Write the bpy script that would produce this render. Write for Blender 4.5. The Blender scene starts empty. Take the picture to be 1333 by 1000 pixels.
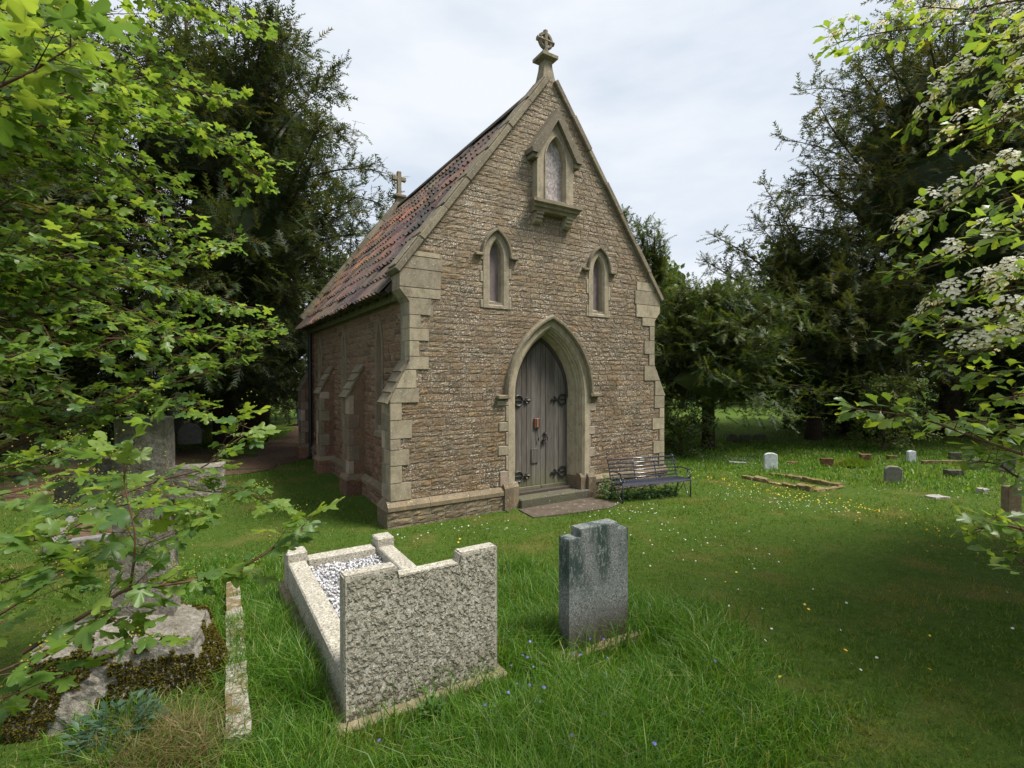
import bpy, bmesh, math, random
import numpy as np
from mathutils import Vector, Matrix
from mathutils.geometry import tessellate_polygon
from mathutils import noise as mnoise

random.seed(7)
RNG = np.random.default_rng(11)
R = math.radians
scn = bpy.context.scene
COL = scn.collection

# ------------------------------------------------------------------ camera
FPX, PITCH, EYE = 656.67, 0.0149, 2.3
cam_d = bpy.data.cameras.new('camera')
cam_d.sensor_width = 36.0
cam_d.lens = FPX / 1333.0 * 36.0
cam_d.clip_start = 0.05
cam_d.clip_end = 2000.0
cam = bpy.data.objects.new('camera', cam_d)
cam.location = (0, 0, EYE)
cam.rotation_euler = (math.pi / 2 - PITCH, 0, 0)
COL.objects.link(cam)
scn.camera = cam

# ------------------------------------------------------------------ sky + sun
SUN_EL, SUN_AZ = R(60), R(101)            # azimuth clockwise from +Y (view direction): from the right, a little behind
world = bpy.data.worlds.new('World')
scn.world = world
world.use_nodes = True
wt = world.node_tree
for n in list(wt.nodes):
    wt.nodes.remove(n)
w_out = wt.nodes.new('ShaderNodeOutputWorld')
w_bg = wt.nodes.new('ShaderNodeBackground')
w_sky = wt.nodes.new('ShaderNodeTexSky')
w_sky.sky_type = 'NISHITA'
w_sky.sun_disc = False
w_sky.sun_elevation = SUN_EL
w_sky.sun_rotation = SUN_AZ
w_sky.air_density = 1.0
w_sky.dust_density = 2.0
w_tc = wt.nodes.new('ShaderNodeTexCoord')
w_map = wt.nodes.new('ShaderNodeMapping')
w_map.inputs['Scale'].default_value = (1.0, 1.0, 3.2)
w_n = wt.nodes.new('ShaderNodeTexNoise')
w_n.inputs['Scale'].default_value = 1.9
w_n.inputs['Detail'].default_value = 7.0
w_n.inputs['Roughness'].default_value = 0.55
w_r = wt.nodes.new('ShaderNodeValToRGB')
w_r.color_ramp.elements[0].position = 0.30
w_r.color_ramp.elements[0].color = (6.3, 7.2, 8.4, 1)
w_r.color_ramp.elements[1].position = 0.62
w_r.color_ramp.elements[1].color = (9.2, 9.55, 10.0, 1)
w_mix = wt.nodes.new('ShaderNodeMixRGB')
w_mix.inputs['Fac'].default_value = 0.88      # thin, nearly closed cloud over the blue
wt.links.new(w_tc.outputs['Generated'], w_map.inputs['Vector'])
wt.links.new(w_map.outputs['Vector'], w_n.inputs['Vector'])
wt.links.new(w_n.outputs['Fac'], w_r.inputs['Fac'])
wt.links.new(w_sky.outputs['Color'], w_mix.inputs['Color1'])
wt.links.new(w_r.outputs['Color'], w_mix.inputs['Color2'])
wt.links.new(w_mix.outputs['Color'], w_bg.inputs['Color'])
w_bg.inputs['Strength'].default_value = 0.082
wt.links.new(w_bg.outputs['Background'], w_out.inputs['Surface'])

sun_d = bpy.data.lights.new('sun', 'SUN')
sun_d.energy = 5.0
sun_d.angle = R(20)
sun_d.color = (1.0, 0.95, 0.86)
sun = bpy.data.objects.new('sun', sun_d)
sv = Vector((math.sin(SUN_AZ) * math.cos(SUN_EL), math.cos(SUN_AZ) * math.cos(SUN_EL), math.sin(SUN_EL)))
sun.rotation_euler = sv.to_track_quat('Z', 'Y').to_euler()
sun.location = (10, 5, 30)
COL.objects.link(sun)

scn.view_settings.view_transform = 'Standard'
scn.view_settings.look = 'None'
scn.view_settings.exposure = 0.42
scn.view_settings.gamma = 1.0
scn.view_settings.use_curve_mapping = False
scn.render.engine = 'CYCLES'
scn.cycles.max_bounces = 6
scn.cycles.transparent_max_bounces = 6
scn.cycles.use_denoising = True

# ------------------------------------------------------------------ pixel <-> place helpers (1333 x 1000 photograph)
CP, SP = math.cos(PITCH), math.sin(PITCH)
def ray(px, py):
    a, b = (px - 666.5) / FPX, -(py - 500) / FPX
    return np.array([a, CP + b * SP, -SP + b * CP])
def at(px, py, Y):
    d = ray(px, py)
    return Vector(d * (Y / d[1]) + np.array([0, 0, EYE]))
def ground_z(x, y):
    x = np.asarray(x, float); y = np.asarray(y, float)
    t = np.clip((7.0 - y) / 4.8, 0, 1)
    z = 0.5 * t * t * (3 - 2 * t)
    far = np.clip((np.hypot(x - 0.5, y - 10) - 7) / 10, 0, 1)
    z = z + 0.05 * far * (np.sin(x * .55 + 1) * np.cos(y * .47) + .5 * np.sin(x * 1.3 + y * 1.1))
    z = z + 0.006 * np.sin(x * 3.1 + y * 1.3) * np.cos(y * 2.7 - x)
    return z
def gp(px, py):
    d = ray(px, py); z = 0.0
    for _ in range(40):
        t = (z - EYE) / d[2]
        z = .5 * z + .5 * float(ground_z(t * d[0], t * d[1]))
    return Vector((t * d[0], t * d[1], z))
YAW = 0.5568
CX, CY = 0.7009, 9.1889
CYW, SYW = math.cos(YAW), math.sin(YAW)
def to_local(x, y):
    dx, dy = x - CX, y - CY
    return dx * CYW + dy * SYW, -dx * SYW + dy * CYW

# ------------------------------------------------------------------ object helpers
def tag(o, label=None, cat=None, group=None, kind=None):
    if label: o['label'] = label
    if cat: o['category'] = cat
    if group: o['group'] = group
    if kind: o['kind'] = kind
    return o
def thing(name, label, cat, loc=(0, 0, 0), rz=0.0, group=None):
    o = bpy.data.objects.new(name, None)
    o.empty_display_size = 0.2
    COL.objects.link(o)
    o.location = loc
    o.rotation_euler = (0, 0, rz)
    return tag(o, label, cat, group)
def link(name, me, mat=None, parent=None, kind=None, smooth=False):
    o = bpy.data.objects.new(name, me)
    COL.objects.link(o)
    if parent is not None: o.parent = parent
    if mat is not None and len(me.materials) == 0: me.materials.append(mat)
    if kind: o['kind'] = kind
    if smooth: me.shade_smooth()
    return o
def pymesh(name, v, f):
    me = bpy.data.meshes.new(name)
    me.from_pydata([tuple(p) for p in v], [], f)
    me.update()
    return me
def tri_mesh(name, v, t, rnd=None):
    v = np.ascontiguousarray(v, np.float32); t = np.ascontiguousarray(t, np.int32)
    me = bpy.data.meshes.new(name)
    me.vertices.add(len(v)); me.vertices.foreach_set('co', v.ravel())
    me.loops.add(len(t) * 3); me.loops.foreach_set('vertex_index', t.ravel())
    me.polygons.add(len(t))
    me.polygons.foreach_set('loop_start', np.arange(0, len(t) * 3, 3, dtype=np.int32))
    if rnd is not None:
        a = me.attributes.new('rnd', 'FLOAT', 'FACE')
        a.data.foreach_set('value', np.ascontiguousarray(rnd, np.float32))
    me.update(calc_edges=True)
    return me
class MB:
    """collects faces of one mesh"""
    def __init__(self): self.v = []; self.f = []; self.r = []
    def add(self, v, f, rnd=0.0):
        b = len(self.v)
        self.v += [tuple(p) for p in v]
        self.f += [tuple(i + b for i in q) for q in f]
        self.r += [rnd] * len(f)
    def box(self, x0, x1, y0, y1, z0, z1, c=0.0, rnd=0.0):
        self.add(*block(x0, x1, y0, y1, z0, z1, c), rnd)
    def tube(self, pts, r, n=6, cap=True, rnd=0.0):
        self.add(*tube(pts, r, n, cap), rnd)
    def mesh(self, name):
        me = pymesh(name, self.v, self.f)
        if any(self.r):
            a = me.attributes.new('rnd', 'FLOAT', 'FACE')
            a.data.foreach_set('value', np.array(self.r, np.float32))
        return me
    def build(self, name, mat, parent=None, kind=None, smooth=False):
        return link(name, self.mesh(name), mat, parent, kind, smooth)
def block(x0, x1, y0, y1, z0, z1, c=0.0, jit=0.0):
    """box whose twelve edges are chamfered by c"""
    def J(): return random.uniform(-jit, jit)
    if c <= 0:
        v = [(x, y, z) for z in (z0, z1) for y in (y0, y1) for x in (x0, x1)]
        return v, [(0, 2, 3, 1), (4, 5, 7, 6), (0, 1, 5, 4), (1, 3, 7, 5), (3, 2, 6, 7), (2, 0, 4, 6)]
    xs, ys, zs = (x0, x0 + c, x1 - c, x1), (y0, y0 + c, y1 - c, y1), (z0, z0 + c, z1 - c, z1)
    v, idx = [], {}
    for i in (0, 3):
        for j in (1, 2):
            for k in (1, 2): idx[(i, j, k)] = len(v); v.append((xs[i] + J(), ys[j] + J(), zs[k] + J()))
    for j in (0, 3):
        for i in (1, 2):
            for k in (1, 2): idx[(i, j, k)] = len(v); v.append((xs[i] + J(), ys[j] + J(), zs[k] + J()))
    for k in (0, 3):
        for i in (1, 2):
            for j in (1, 2): idx[(i, j, k)] = len(v); v.append((xs[i] + J(), ys[j] + J(), zs[k] + J()))
    q = lambda *a: tuple(idx[p] for p in a)
    f = [q((0, 1, 1), (0, 1, 2), (0, 2, 2), (0, 2, 1)), q((3, 1, 1), (3, 2, 1), (3, 2, 2), (3, 1, 2)),
         q((1, 0, 1), (2, 0, 1), (2, 0, 2), (1, 0, 2)), q((1, 3, 1), (1, 3, 2), (2, 3, 2), (2, 3, 1)),
         q((1, 1, 0), (1, 2, 0), (2, 2, 0), (2, 1, 0)), q((1, 1, 3), (2, 1, 3), (2, 2, 3), (1, 2, 3))]
    for a, i in ((0, 1), (3, 2)):
        for b, j in ((0, 1), (3, 2)):
            f.append(q((a, j, 1), (a, j, 2), (i, b, 2), (i, b, 1)))
            f.append(q((a, 1, j), (a, 2, j), (i, 2, b), (i, 1, b)))
            f.append(q((1, a, j), (2, a, j), (2, i, b), (1, i, b)))
            for d, k in ((0, 1), (3, 2)):
                f.append(q((a, j, k), (i, b, k), (i, j, d)))
    return v, f
def fix_normals(me):
    bm = bmesh.new(); bm.from_mesh(me)
    bmesh.ops.recalc_face_normals(bm, faces=bm.faces)
    bm.to_mesh(me); bm.free()
    return me
def tube(pts, r, n=6, cap=True):
    P = [Vector(p) for p in pts]
    rs = r if hasattr(r, '__len__') else [r] * len(P)
    v, f = [], []
    up = Vector((0, 0, 1))
    for i, p in enumerate(P):
        t = (P[min(i + 1, len(P) - 1)] - P[max(i - 1, 0)])
        t = t.normalized() if t.length > 1e-9 else Vector((0, 0, 1))
        a = t.cross(up)
        if a.length < 1e-3: a = t.cross(Vector((1, 0, 0)))
        a.normalize(); b = t.cross(a)
        for k in range(n):
            w = 2 * math.pi * k / n
            v.append(p + (a * math.cos(w) + b * math.sin(w)) * rs[i])
    for i in range(len(P) - 1):
        for k in range(n):
            k2 = (k + 1) % n
            f.append((i * n + k, i * n + k2, (i + 1) * n + k2, (i + 1) * n + k))
    if cap:
        f.append(tuple(range(n - 1, -1, -1)))
        f.append(tuple((len(P) - 1) * n + k for k in range(n)))
    return v, f
def extrude_poly(outer, holes, y0, y1, mp=lambda a, b, y: (a, y, b)):
    """flat shape in (a, b) with holes, thickened from y0 to y1"""
    loops = [list(outer)] + [list(h) for h in holes]
    flat = [p for l in loops for p in l]
    tris = tessellate_polygon([[Vector((p[0], p[1], 0)) for p in l] for l in loops])
    n = len(flat)
    v = [mp(p[0], p[1], y0) for p in flat] + [mp(p[0], p[1], y1) for p in flat]
    f = [tuple(t) for t in tris] + [tuple(i + n for i in reversed(t)) for t in tris]
    b = 0
    for l in loops:
        m = len(l)
        for i in range(m):
            j = (i + 1) % m
            f.append((b + i, b + j, b + j + n, b + i + n))
        b += m
    return v, f
def solid(name, outer, holes, y0, y1, mat, parent, mp=lambda a, b, y: (a, y, b), kind=None):
    v, f = extrude_poly(outer, holes, y0, y1, mp)
    return link(name, fix_normals(pymesh(name, v, f)), mat, parent, kind)

# ------------------------------------------------------------------ materials
def new_mat(name):
    m = bpy.data.materials.new(name); m.use_nodes = True
    nt = m.node_tree; nt.nodes.clear()
    out = nt.nodes.new('ShaderNodeOutputMaterial')
    return m, nt, out
class NT:
    def __init__(self, name):
        self.m, self.nt, self.out = new_mat(name)
        self._pos = None
    def n(self, t, **kw):
        nd = self.nt.nodes.new(t)
        for k, v in kw.items(): setattr(nd, k, v)
        return nd
    def lk(self, a, b): self.nt.links.new(a, b)
    def put(self, sock, v):
        if isinstance(v, bpy.types.NodeSocket): self.lk(v, sock)
        else:
            if hasattr(v, '__len__') and len(v) == 3 and sock.type == 'RGBA': v = (*v, 1)
            sock.default_value = v
    def pos(self):
        if self._pos is None: self._pos = self.n('ShaderNodeNewGeometry').outputs['Position']
        return self._pos
    def obj(self): return self.n('ShaderNodeTexCoord').outputs['Object']
    def sc(self, vec, s, loc=(0, 0, 0), rot=(0, 0, 0)):
        m = self.n('ShaderNodeMapping')
        self.lk(vec, m.inputs['Vector']); m.inputs['Scale'].default_value = s
        m.inputs['Location'].default_value = loc; m.inputs['Rotation'].default_value = rot
        return m.outputs['Vector']
    def noise(self, vec, scale, detail=4, rough=.55, dist=0):
        t = self.n('ShaderNodeTexNoise'); self.lk(vec, t.inputs['Vector'])
        t.inputs['Scale'].default_value = scale; t.inputs['Detail'].default_value = detail
        t.inputs['Roughness'].default_value = rough; t.inputs['Distortion'].default_value = dist
        return t.outputs['Fac']
    def voro(self, vec, scale, feat='F1', out='Distance'):
        t = self.n('ShaderNodeTexVoronoi', feature=feat); self.lk(vec, t.inputs['Vector'])
        t.inputs['Scale'].default_value = scale
        return t.outputs[out]
    def ramp(self, fac, stops, interp='LINEAR'):
        r = self.n('ShaderNodeValToRGB'); r.color_ramp.interpolation = interp
        el = r.color_ramp.elements
        while len(el) < len(stops): el.new(.5)
        for e, (p, c) in zip(el, stops):
            e.position = p
            e.color = (c, c, c, 1) if not hasattr(c, '__len__') else (*c, 1)
        self.put(r.inputs['Fac'], fac)
        return r.outputs['Color']
    def mix(self, fac, a, b, mode='MIX'):
        m = self.n('ShaderNodeMixRGB', blend_type=mode)
        self.put(m.inputs['Fac'], fac); self.put(m.inputs['Color1'], a); self.put(m.inputs['Color2'], b)
        return m.outputs['Color']
    def math(self, op, a, b=0.0, clamp=False):
        m = self.n('ShaderNodeMath', operation=op, use_clamp=clamp)
        self.put(m.inputs[0], a); self.put(m.inputs[1], b)
        return m.outputs[0]
    def rnd(self):
        a = self.n('ShaderNodeAttribute'); a.attribute_name = 'rnd'
        o = self.n('ShaderNodeObjectInfo')
        return self.math('FRACT', self.math('ADD', a.outputs['Fac'], o.outputs['Random']))
    def attr(self):
        a = self.n('ShaderNodeAttribute'); a.attribute_name = 'rnd'
        return a.outputs['Fac']
    def bump(self, h, strength=.5, dist=.02):
        b = self.n('ShaderNodeBump'); self.put(b.inputs['Height'], h)
        b.inputs['Strength'].default_value = strength; b.inputs['Distance'].default_value = dist
        return b.outputs['Normal']
    def z(self):
        s = self.n('ShaderNodeSeparateXYZ'); self.lk(self.pos(), s.inputs[0])
        return s.outputs['Z']
    def finish(self, col, rough=.85, normal=None, spec=.3, metallic=0.0, transl=0.0, tcol=None, sss=0):
        p = self.n('ShaderNodeBsdfPrincipled')
        self.put(p.inputs['Base Color'], col); self.put(p.inputs['Roughness'], rough)
        p.inputs['Specular IOR Level'].default_value = spec
        p.inputs['Metallic'].default_value = metallic
        if normal is not None: self.lk(normal, p.inputs['Normal'])
        sh = p.outputs[0]
        if transl > 0:
            t = self.n('ShaderNodeBsdfTranslucent'); self.put(t.inputs['Color'], tcol if tcol is not None else col)
            mx = self.n('ShaderNodeMixShader'); mx.inputs[0].default_value = transl
            self.lk(sh, mx.inputs[1]); self.lk(t.outputs[0], mx.inputs[2]); sh = mx.outputs[0]
        self.lk(sh, self.out.inputs['Surface'])
        return self.m
M = {}
def m_rubble(name, dark, mid, light, red, spec_amt=.62):
    k = NT(name); p = k.pos(); r = k.rnd()
    c = k.ramp(r, [(0, dark), (.3, mid), (.55, red), (.8, light), (1, mid)])
    n1 = k.noise(p, 7, 5, .6); n2 = k.noise(p, 38, 5, .7); n3 = k.noise(p, 1.1, 3)
    c = k.mix(.85, c, k.ramp(n2, [(.28, .32), (.52, .95), (.75, 1.55)]), 'MULTIPLY')
    c = k.mix(k.ramp(n1, [(.35, 0.0), (.75, .5)]), c, dark)
    # weathering: upper wall bleached, lower wall richer brown
    c = k.mix(k.math('MULTIPLY', k.ramp(k.math('DIVIDE', k.z(), 8.0), [(.12, 0.0), (.75, 1.0)]), .34), c, (.36, .30, .21))
    c = k.mix(k.math('MULTIPLY', k.ramp(n3, [(.45, 0.0), (.7, .55)]), 1), c, (.19, .145, .10))
    # orange and pale lichens
    c = k.mix(k.ramp(k.math('MULTIPLY', k.noise(p, 3.2, 3), k.noise(k.sc(p, (1, 1, 1), (9, 3, 1)), 26, 4, .7)), [(.33, 0.0), (.42, .7)]), c, (.34, .19, .045))
    sp = k.ramp(k.noise(k.sc(p, (1, 1, 1.25), (4, 7, 2)), 46, 3, .6), [(spec_amt, 0.0), (spec_amt + .045, .85)])
    sp = k.math('MULTIPLY', sp, k.ramp(k.noise(p, 2.3, 3), [(.36, .15), (.6, 1.0)]))
    c = k.mix(sp, c, (.70, .68, .64))
    pit = k.ramp(k.noise(k.sc(p, (1, 1, 1.6), (1, 5, 3)), 19, 4, .7), [(.33, 0.0), (.44, 1.0)])
    c = k.mix(k.math('MULTIPLY', k.math('SUBTRACT', 1.0, pit), .55), c, tuple(x * .6 for x in dark))
    h = k.math('ADD', k.math('MULTIPLY', n2, .6), k.math('ADD', k.math('MULTIPLY', k.noise(p, 15, 5, .65), 1.0), k.math('MULTIPLY', pit, .5)))
    return k.finish(c, .95, k.bump(h, .6, .018), .15)
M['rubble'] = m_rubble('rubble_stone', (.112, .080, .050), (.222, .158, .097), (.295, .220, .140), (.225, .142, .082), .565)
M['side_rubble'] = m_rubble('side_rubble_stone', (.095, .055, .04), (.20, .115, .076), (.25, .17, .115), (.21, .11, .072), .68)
def m_mortar():
    k = NT('mortar'); p = k.pos()
    c = k.ramp(k.noise(p, 24, 5, .7), [(.3, (.15, .125, .092)), (.55, (.25, .22, .175)), (.8, (.40, .375, .33))])
    return k.finish(c, .95, k.bump(k.noise(p, 60, 4), .6, .01), .1)
M['mortar'] = m_mortar()
def m_ashlar(name, base, base2, stain=.5, orange=.3, green=.0):
    k = NT(name); p = k.pos(); r = k.rnd()
    c = k.mix(r, base, base2)
    c = k.mix(.55, c, k.ramp(k.noise(p, 5, 6, .65), [(.25, .5), (.5, 1.0), (.8, 1.25)]), 'MULTIPLY')
    c = k.mix(k.math('MULTIPLY', k.ramp(k.noise(k.sc(p, (1, 1, .45)), 9, 5, .65), [(.48, 0.0), (.72, 1.0)]), stain), c, (.115, .10, .075))
    c = k.mix(k.math('MULTIPLY', k.ramp(k.noise(k.sc(p, (1, 1, 1), (5, 5, 5)), 13, 5, .75), [(.58, 0.0), (.70, 1.0)]), orange), c, (.36, .23, .06))
    c = k.mix(k.ramp(k.noise(k.sc(p, (1, 1, 1), (2, 8, 5)), 42, 3), [(.64, 0.0), (.70, .7)]), c, (.62, .61, .56))
    if green: c = k.mix(k.math('MULTIPLY', k.ramp(k.noise(p, 3, 4), [(.35, 0.0), (.65, 1.0)]), green), c, (.10, .115, .05))
    h = k.math('ADD', k.noise(p, 55, 4, .7), k.math('MULTIPLY', k.noise(p, 9, 4), 1.2))
    return k.finish(c, .9, k.bump(h, .45, .012), .2)
M['ashlar'] = m_ashlar('dressed_limestone', (.385, .33, .235), (.265, .225, .165), .65, .35)
M['ashlar_pink'] = m_ashlar('pinkish_dressed_stone', (.37, .30, .235), (.30, .235, .185), .4, .15)
M['coping'] = m_ashlar('weathered_coping_stone', (.25, .215, .15), (.165, .14, .105), .85, .8)
M['plinth'] = m_ashlar('lichened_plinth_stone', (.22, .175, .115), (.14, .105, .07), .9, 1.0)
M['sidestone'] = m_ashlar('greenish_side_stone', (.25, .20, .15), (.19, .125, .10), .5, .05, .35)  # darker and greener than the front dressed stone
M['step'] = m_ashlar('dark_worn_step', (.10, .09, .075), (.085, .075, .06), .8, .1, .5)
def m_slab():
    k = NT('brown_flagstone'); p = k.pos()
    c = k.ramp(k.noise(p, 6, 6, .7), [(.3, (.06, .046, .035)), (.6, (.105, .084, .064)), (.8, (.15, .125, .095))])
    c = k.mix(k.ramp(k.noise(p, 14, 3), [(.66, 0.0), (.72, .8)]), c, (.40, .36, .29))
    return k.finish(c, .85, k.bump(k.noise(p, 40, 4), .5, .01), .25)
M['slab'] = m_slab()
def m_tile():
    k = NT('clay_roof_tile'); p = k.pos()
    o = k.n('ShaderNodeObjectInfo')
    c = k.mix(.8, o.outputs['Color'], k.ramp(k.noise(p, 8, 5, .7), [(.25, .45), (.5, 1.0), (.78, 1.5)]), 'MULTIPLY')
    c = k.mix(k.ramp(k.noise(k.sc(p, (1, 1, 1), (3, 3, 3)), 30, 4), [(.6, 0.0), (.72, .75)]), c, (.30, .27, .22))
    return k.finish(c, .85, k.bump(k.noise(p, 60, 3), .4, .006), .25)
M['tile'] = m_tile()
def m_wood(name, a, b, green=0.0):
    k = NT(name); p = k.pos(); r = k.rnd()
    g = k.noise(k.sc(p, (22, 22, 1.1)), 3.0, 7, .7)
    c = k.mix(r, a, b)
    c = k.mix(.85, c, k.ramp(g, [(.25, .4), (.5, .95), (.72, 1.6)]), 'MULTIPLY')
    c = k.mix(k.ramp(k.noise(k.sc(p, (6, 6, .5)), 2, 4), [(.5, 0.0), (.75, .6)]), c, (.055, .042, .035))
    if green:
        c = k.mix(k.math('MULTIPLY', k.ramp(k.z(), [(.2, 1.0), (.75, 0.0)]), green), c, (.13, .14, .045))
    return k.finish(c, .85, k.bump(g, .6, .006), .2)
M['wood'] = m_wood('weathered_oak', (.17, .155, .14), (.115, .10, .09), .45)
M['wood_dark'] = m_wood('dark_oak', (.09, .075, .062), (.07, .058, .05))
M['fascia'] = m_wood('mossy_fascia', (.13, .13, .075), (.11, .115, .06))
def m_simple(name, col, rough=.6, metallic=0.0, spec=.4, nscale=20, var=.4, bump=.2):
    k = NT(name); p = k.pos()
    c = k.mix(var, col, k.ramp(k.noise(p, nscale, 5, .65), [(.25, .35), (.5, 1.0), (.8, 1.5)]), 'MULTIPLY')
    return k.finish(c, rough, k.bump(k.noise(p, nscale * 3, 3), bump, .004), spec, metallic)
M['iron'] = m_simple('black_iron', (.018, .018, .02), .5, 0.0, .5, 60, .5, .3)
M['bench_iron'] = m_simple('painted_black_iron', (.03, .033, .05), .22, 0.0, 1.0, 40, .3, .1)
M['pipe'] = m_simple('black_cast_pipe', (.012, .012, .014), .5)
M['board'] = m_simple('faded_pink_board', (.20, .165, .165), .8, 0, .2, 9, .5)
M['dark_glass'] = m_simple('dark_leaded_glass', (.02, .02, .018), .3, 0, .5, 20, .3)
M['lead'] = m_simple('grey_lead_board', (.24, .24, .25), .7, 0, .3, 12, .4)
M['brass'] = m_simple('rusty_lock_metal', (.16, .055, .025), .55, .3, .5, 50, .8)
M['steel'] = m_simple('dull_steel', (.35, .34, .32), .45, .6, .5, 40)
M['plaque'] = m_simple('green_bronze_plaque', (.14, .18, .16), .5, .2, .5, 30)
M['blue_bin'] = m_simple('blue_plastic', (.02, .05, .13), .45)
M['bark'] = m_simple('brown_bark', (.075, .055, .04), .95, 0, .1, 18, .8, .9)
M['yew_bark'] = m_simple('dark_yew_bark', (.05, .036, .028), .95, 0, .1, 9, .8, .9)
M['twig'] = m_simple('reddish_twig', (.10, .06, .035), .8, 0, .2, 30, .5)
def m_panel():
    k = NT('peeling_panel'); p = k.pos()
    c = k.ramp(k.noise(k.sc(p, (1, 1, .7)), 26, 6, .75), [(.36, (.20, .15, .135)), (.5, (.36, .32, .31)), (.66, (.60, .59, .60))])
    return k.finish(c, .85, None, .2)
M['panel'] = m_panel()
def m_granite(name, base, dark, light, scale=110, green=0.0, foot_brown=0.0, bumpy=.5):
    k = NT(name); p = k.pos()
    v = k.voro(p, scale, 'F1', 'Color')
    s = k.n('ShaderNodeSeparateColor'); k.lk(v, s.inputs[0])
    c = k.ramp(s.outputs[0], [(0, dark), (.28, base), (.7, base), (1, light)])
    c = k.mix(.5, c, k.ramp(k.noise(p, scale * .5, 4, .7), [(.3, .55), (.5, 1.0), (.7, 1.35)]), 'MULTIPLY')
    c = k.mix(k.ramp(k.noise(p, 4, 4), [(.45, 0.0), (.75, .45)]), c, tuple(x * .55 for x in base))
    if green:
        g = k.math('MULTIPLY', k.ramp(k.noise(k.sc(p, (1, 1, .42)), 34, 6, .8), [(.40, 0.0), (.52, 1.0)]), k.math('MULTIPLY', k.ramp(k.noise(k.sc(p, (1, 1, .30), (2.3, .4, 0)), 5.5, 2), [(.46, 0.0), (.58, 1.0)]), k.ramp(k.z(), [(.70, 0.0), (1.0, 1.0)])))
        c = k.mix(k.math('MULTIPLY', g, green), c, (.022, .045, .038))
    if foot_brown:
        c = k.mix(k.math('MULTIPLY', k.ramp(k.math('ADD', k.z(), k.math('MULTIPLY', k.noise(p, 7, 4), .22)), [(.62, 1.0), (.86, 0.0)]), foot_brown), c, (.055, .042, .028))  # darker brown towards the foot, with a ragged edge
    return k.finish(c, .75, k.bump(k.noise(p, scale * .8, 4, .7), bumpy, .006), .3)
M['granite'] = m_granite('pale_rough_granite', (.37, .345, .285), (.12, .11, .09), (.62, .59, .52), 120, 0, 0, .6)
M['granite_rock'] = m_granite('rock_faced_granite', (.235, .22, .172), (.085, .08, .062), (.37, .35, .29), 150, 0, .6, .8)
M['granite_grey'] = m_granite('grey_polished_granite', (.165, .178, .172), (.042, .048, .047), (.33, .35, .345), 150, .95, .9, .3)
def m_old_granite():
    k = NT('old_lichened_granite'); p = k.pos()
    c = k.ramp(k.noise(p, 34, 6, .8), [(.28, (.085, .075, .06)), (.46, (.22, .20, .168)), (.62, (.36, .34, .295)), (.74, (.50, .48, .43))])
    c = k.mix(k.ramp(k.noise(p, 5, 4), [(.45, 0.0), (.7, .5)]), c, (.12, .105, .08))
    c = k.mix(k.ramp(k.noise(k.sc(p, (1, 1, 1), (3, 3, 3)), 11, 4, .7), [(.6, 0.0), (.72, .5)]), c, (.42, .40, .36))
    h = k.math('ADD', k.noise(p, 26, 6, .75), k.noise(p, 9, 3))
    return k.finish(c, .95, k.bump(h, 1.0, .03), .15)
M['granite_old'] = m_old_granite()
def m_kerb_lichen():
    k = NT('lichen_white_kerb'); p = k.pos()
    c = k.ramp(k.noise(p, 22, 6, .75), [(.32, (.10, .085, .06)), (.48, (.27, .24, .20)), (.66, (.45, .43, .39))])
    c = k.mix(k.ramp(k.noise(p, 6, 4), [(.47, 0.0), (.58, .9)]), c, (.13, .095, .03))
    return k.finish(c, .95, k.bump(k.noise(p, 40, 5), .9, .02), .15)
M['kerb_lichen'] = m_kerb_lichen()
def m_concrete():
    k = NT('mossy_concrete'); p = k.pos()
    c = k.ramp(k.noise(p, 12, 6, .7), [(.3, (.115, .095, .055)), (.55, (.22, .19, .12)), (.75, (.33, .29, .20))])
    return k.finish(c, .95, k.bump(k.noise(p, 60, 4), .5, .01), .15)
M['concrete'] = m_concrete()
def m_oldstone(name, base, lich=(.36, .34, .28), moss=0.0, amt=.5):
    k = NT(name); p = k.pos()
    c = k.mix(.8, base, k.ramp(k.noise(p, 9, 6, .7), [(.25, .45), (.5, 1.0), (.8, 1.5)]), 'MULTIPLY')
    c = k.mix(k.ramp(k.noise(k.sc(p, (1, 1, 1), (3, 1, 7)), 18, 4, .7), [(.55, 0.0), (.68, amt)]), c, lich)
    if moss: c = k.mix(k.math('MULTIPLY', k.ramp(k.noise(p, 5, 4), [(.4, 0.0), (.6, 1.0)]), moss), c, (.14, .12, .025))
    return k.finish(c, .92, k.bump(k.noise(p, 30, 5), .6, .015), .15)
M['white_stone'] = m_oldstone('white_war_stone', (.58, .61, .62), (.5, .53, .5), 0, .2)
M['grey_stone'] = m_oldstone('grey_headstone', (.20, .19, .165))
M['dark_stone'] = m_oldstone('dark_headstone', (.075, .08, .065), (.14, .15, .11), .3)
M['brown_stone'] = m_oldstone('brown_headstone', (.19, .15, .095), (.36, .26, .11))
M['red_stone'] = m_oldstone('rusty_low_stone', (.17, .08, .05), (.48, .44, .36), .2)
M['moss_kerb'] = m_oldstone('mossy_kerb_stone', (.20, .155, .09), (.36, .30, .16), .7)
M['pale_old'] = m_oldstone('pale_old_headstone', (.30, .29, .26), (.42, .41, .37))
M['slate_old'] = m_oldstone('blue_grey_kerb', (.17, .17, .18), (.28, .27, .25), .3)
def m_gravel():
    k = NT('white_chippings')
    c = k.ramp(k.rnd(), [(0, (.20, .20, .21)), (.35, (.40, .40, .42)), (1, (.66, .66, .68))])
    return k.finish(c, .7, None, .3)
M['gravel'] = m_gravel()
def m_moss():
    k = NT('brown_green_moss')
    c = k.ramp(k.attr(), [(0, (.028, .024, .008)), (.5, (.085, .078, .013)), (1, (.19, .155, .024))])
    return k.finish(c, .95, None, .1, 0, .25)
M['moss'] = m_moss()
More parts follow.
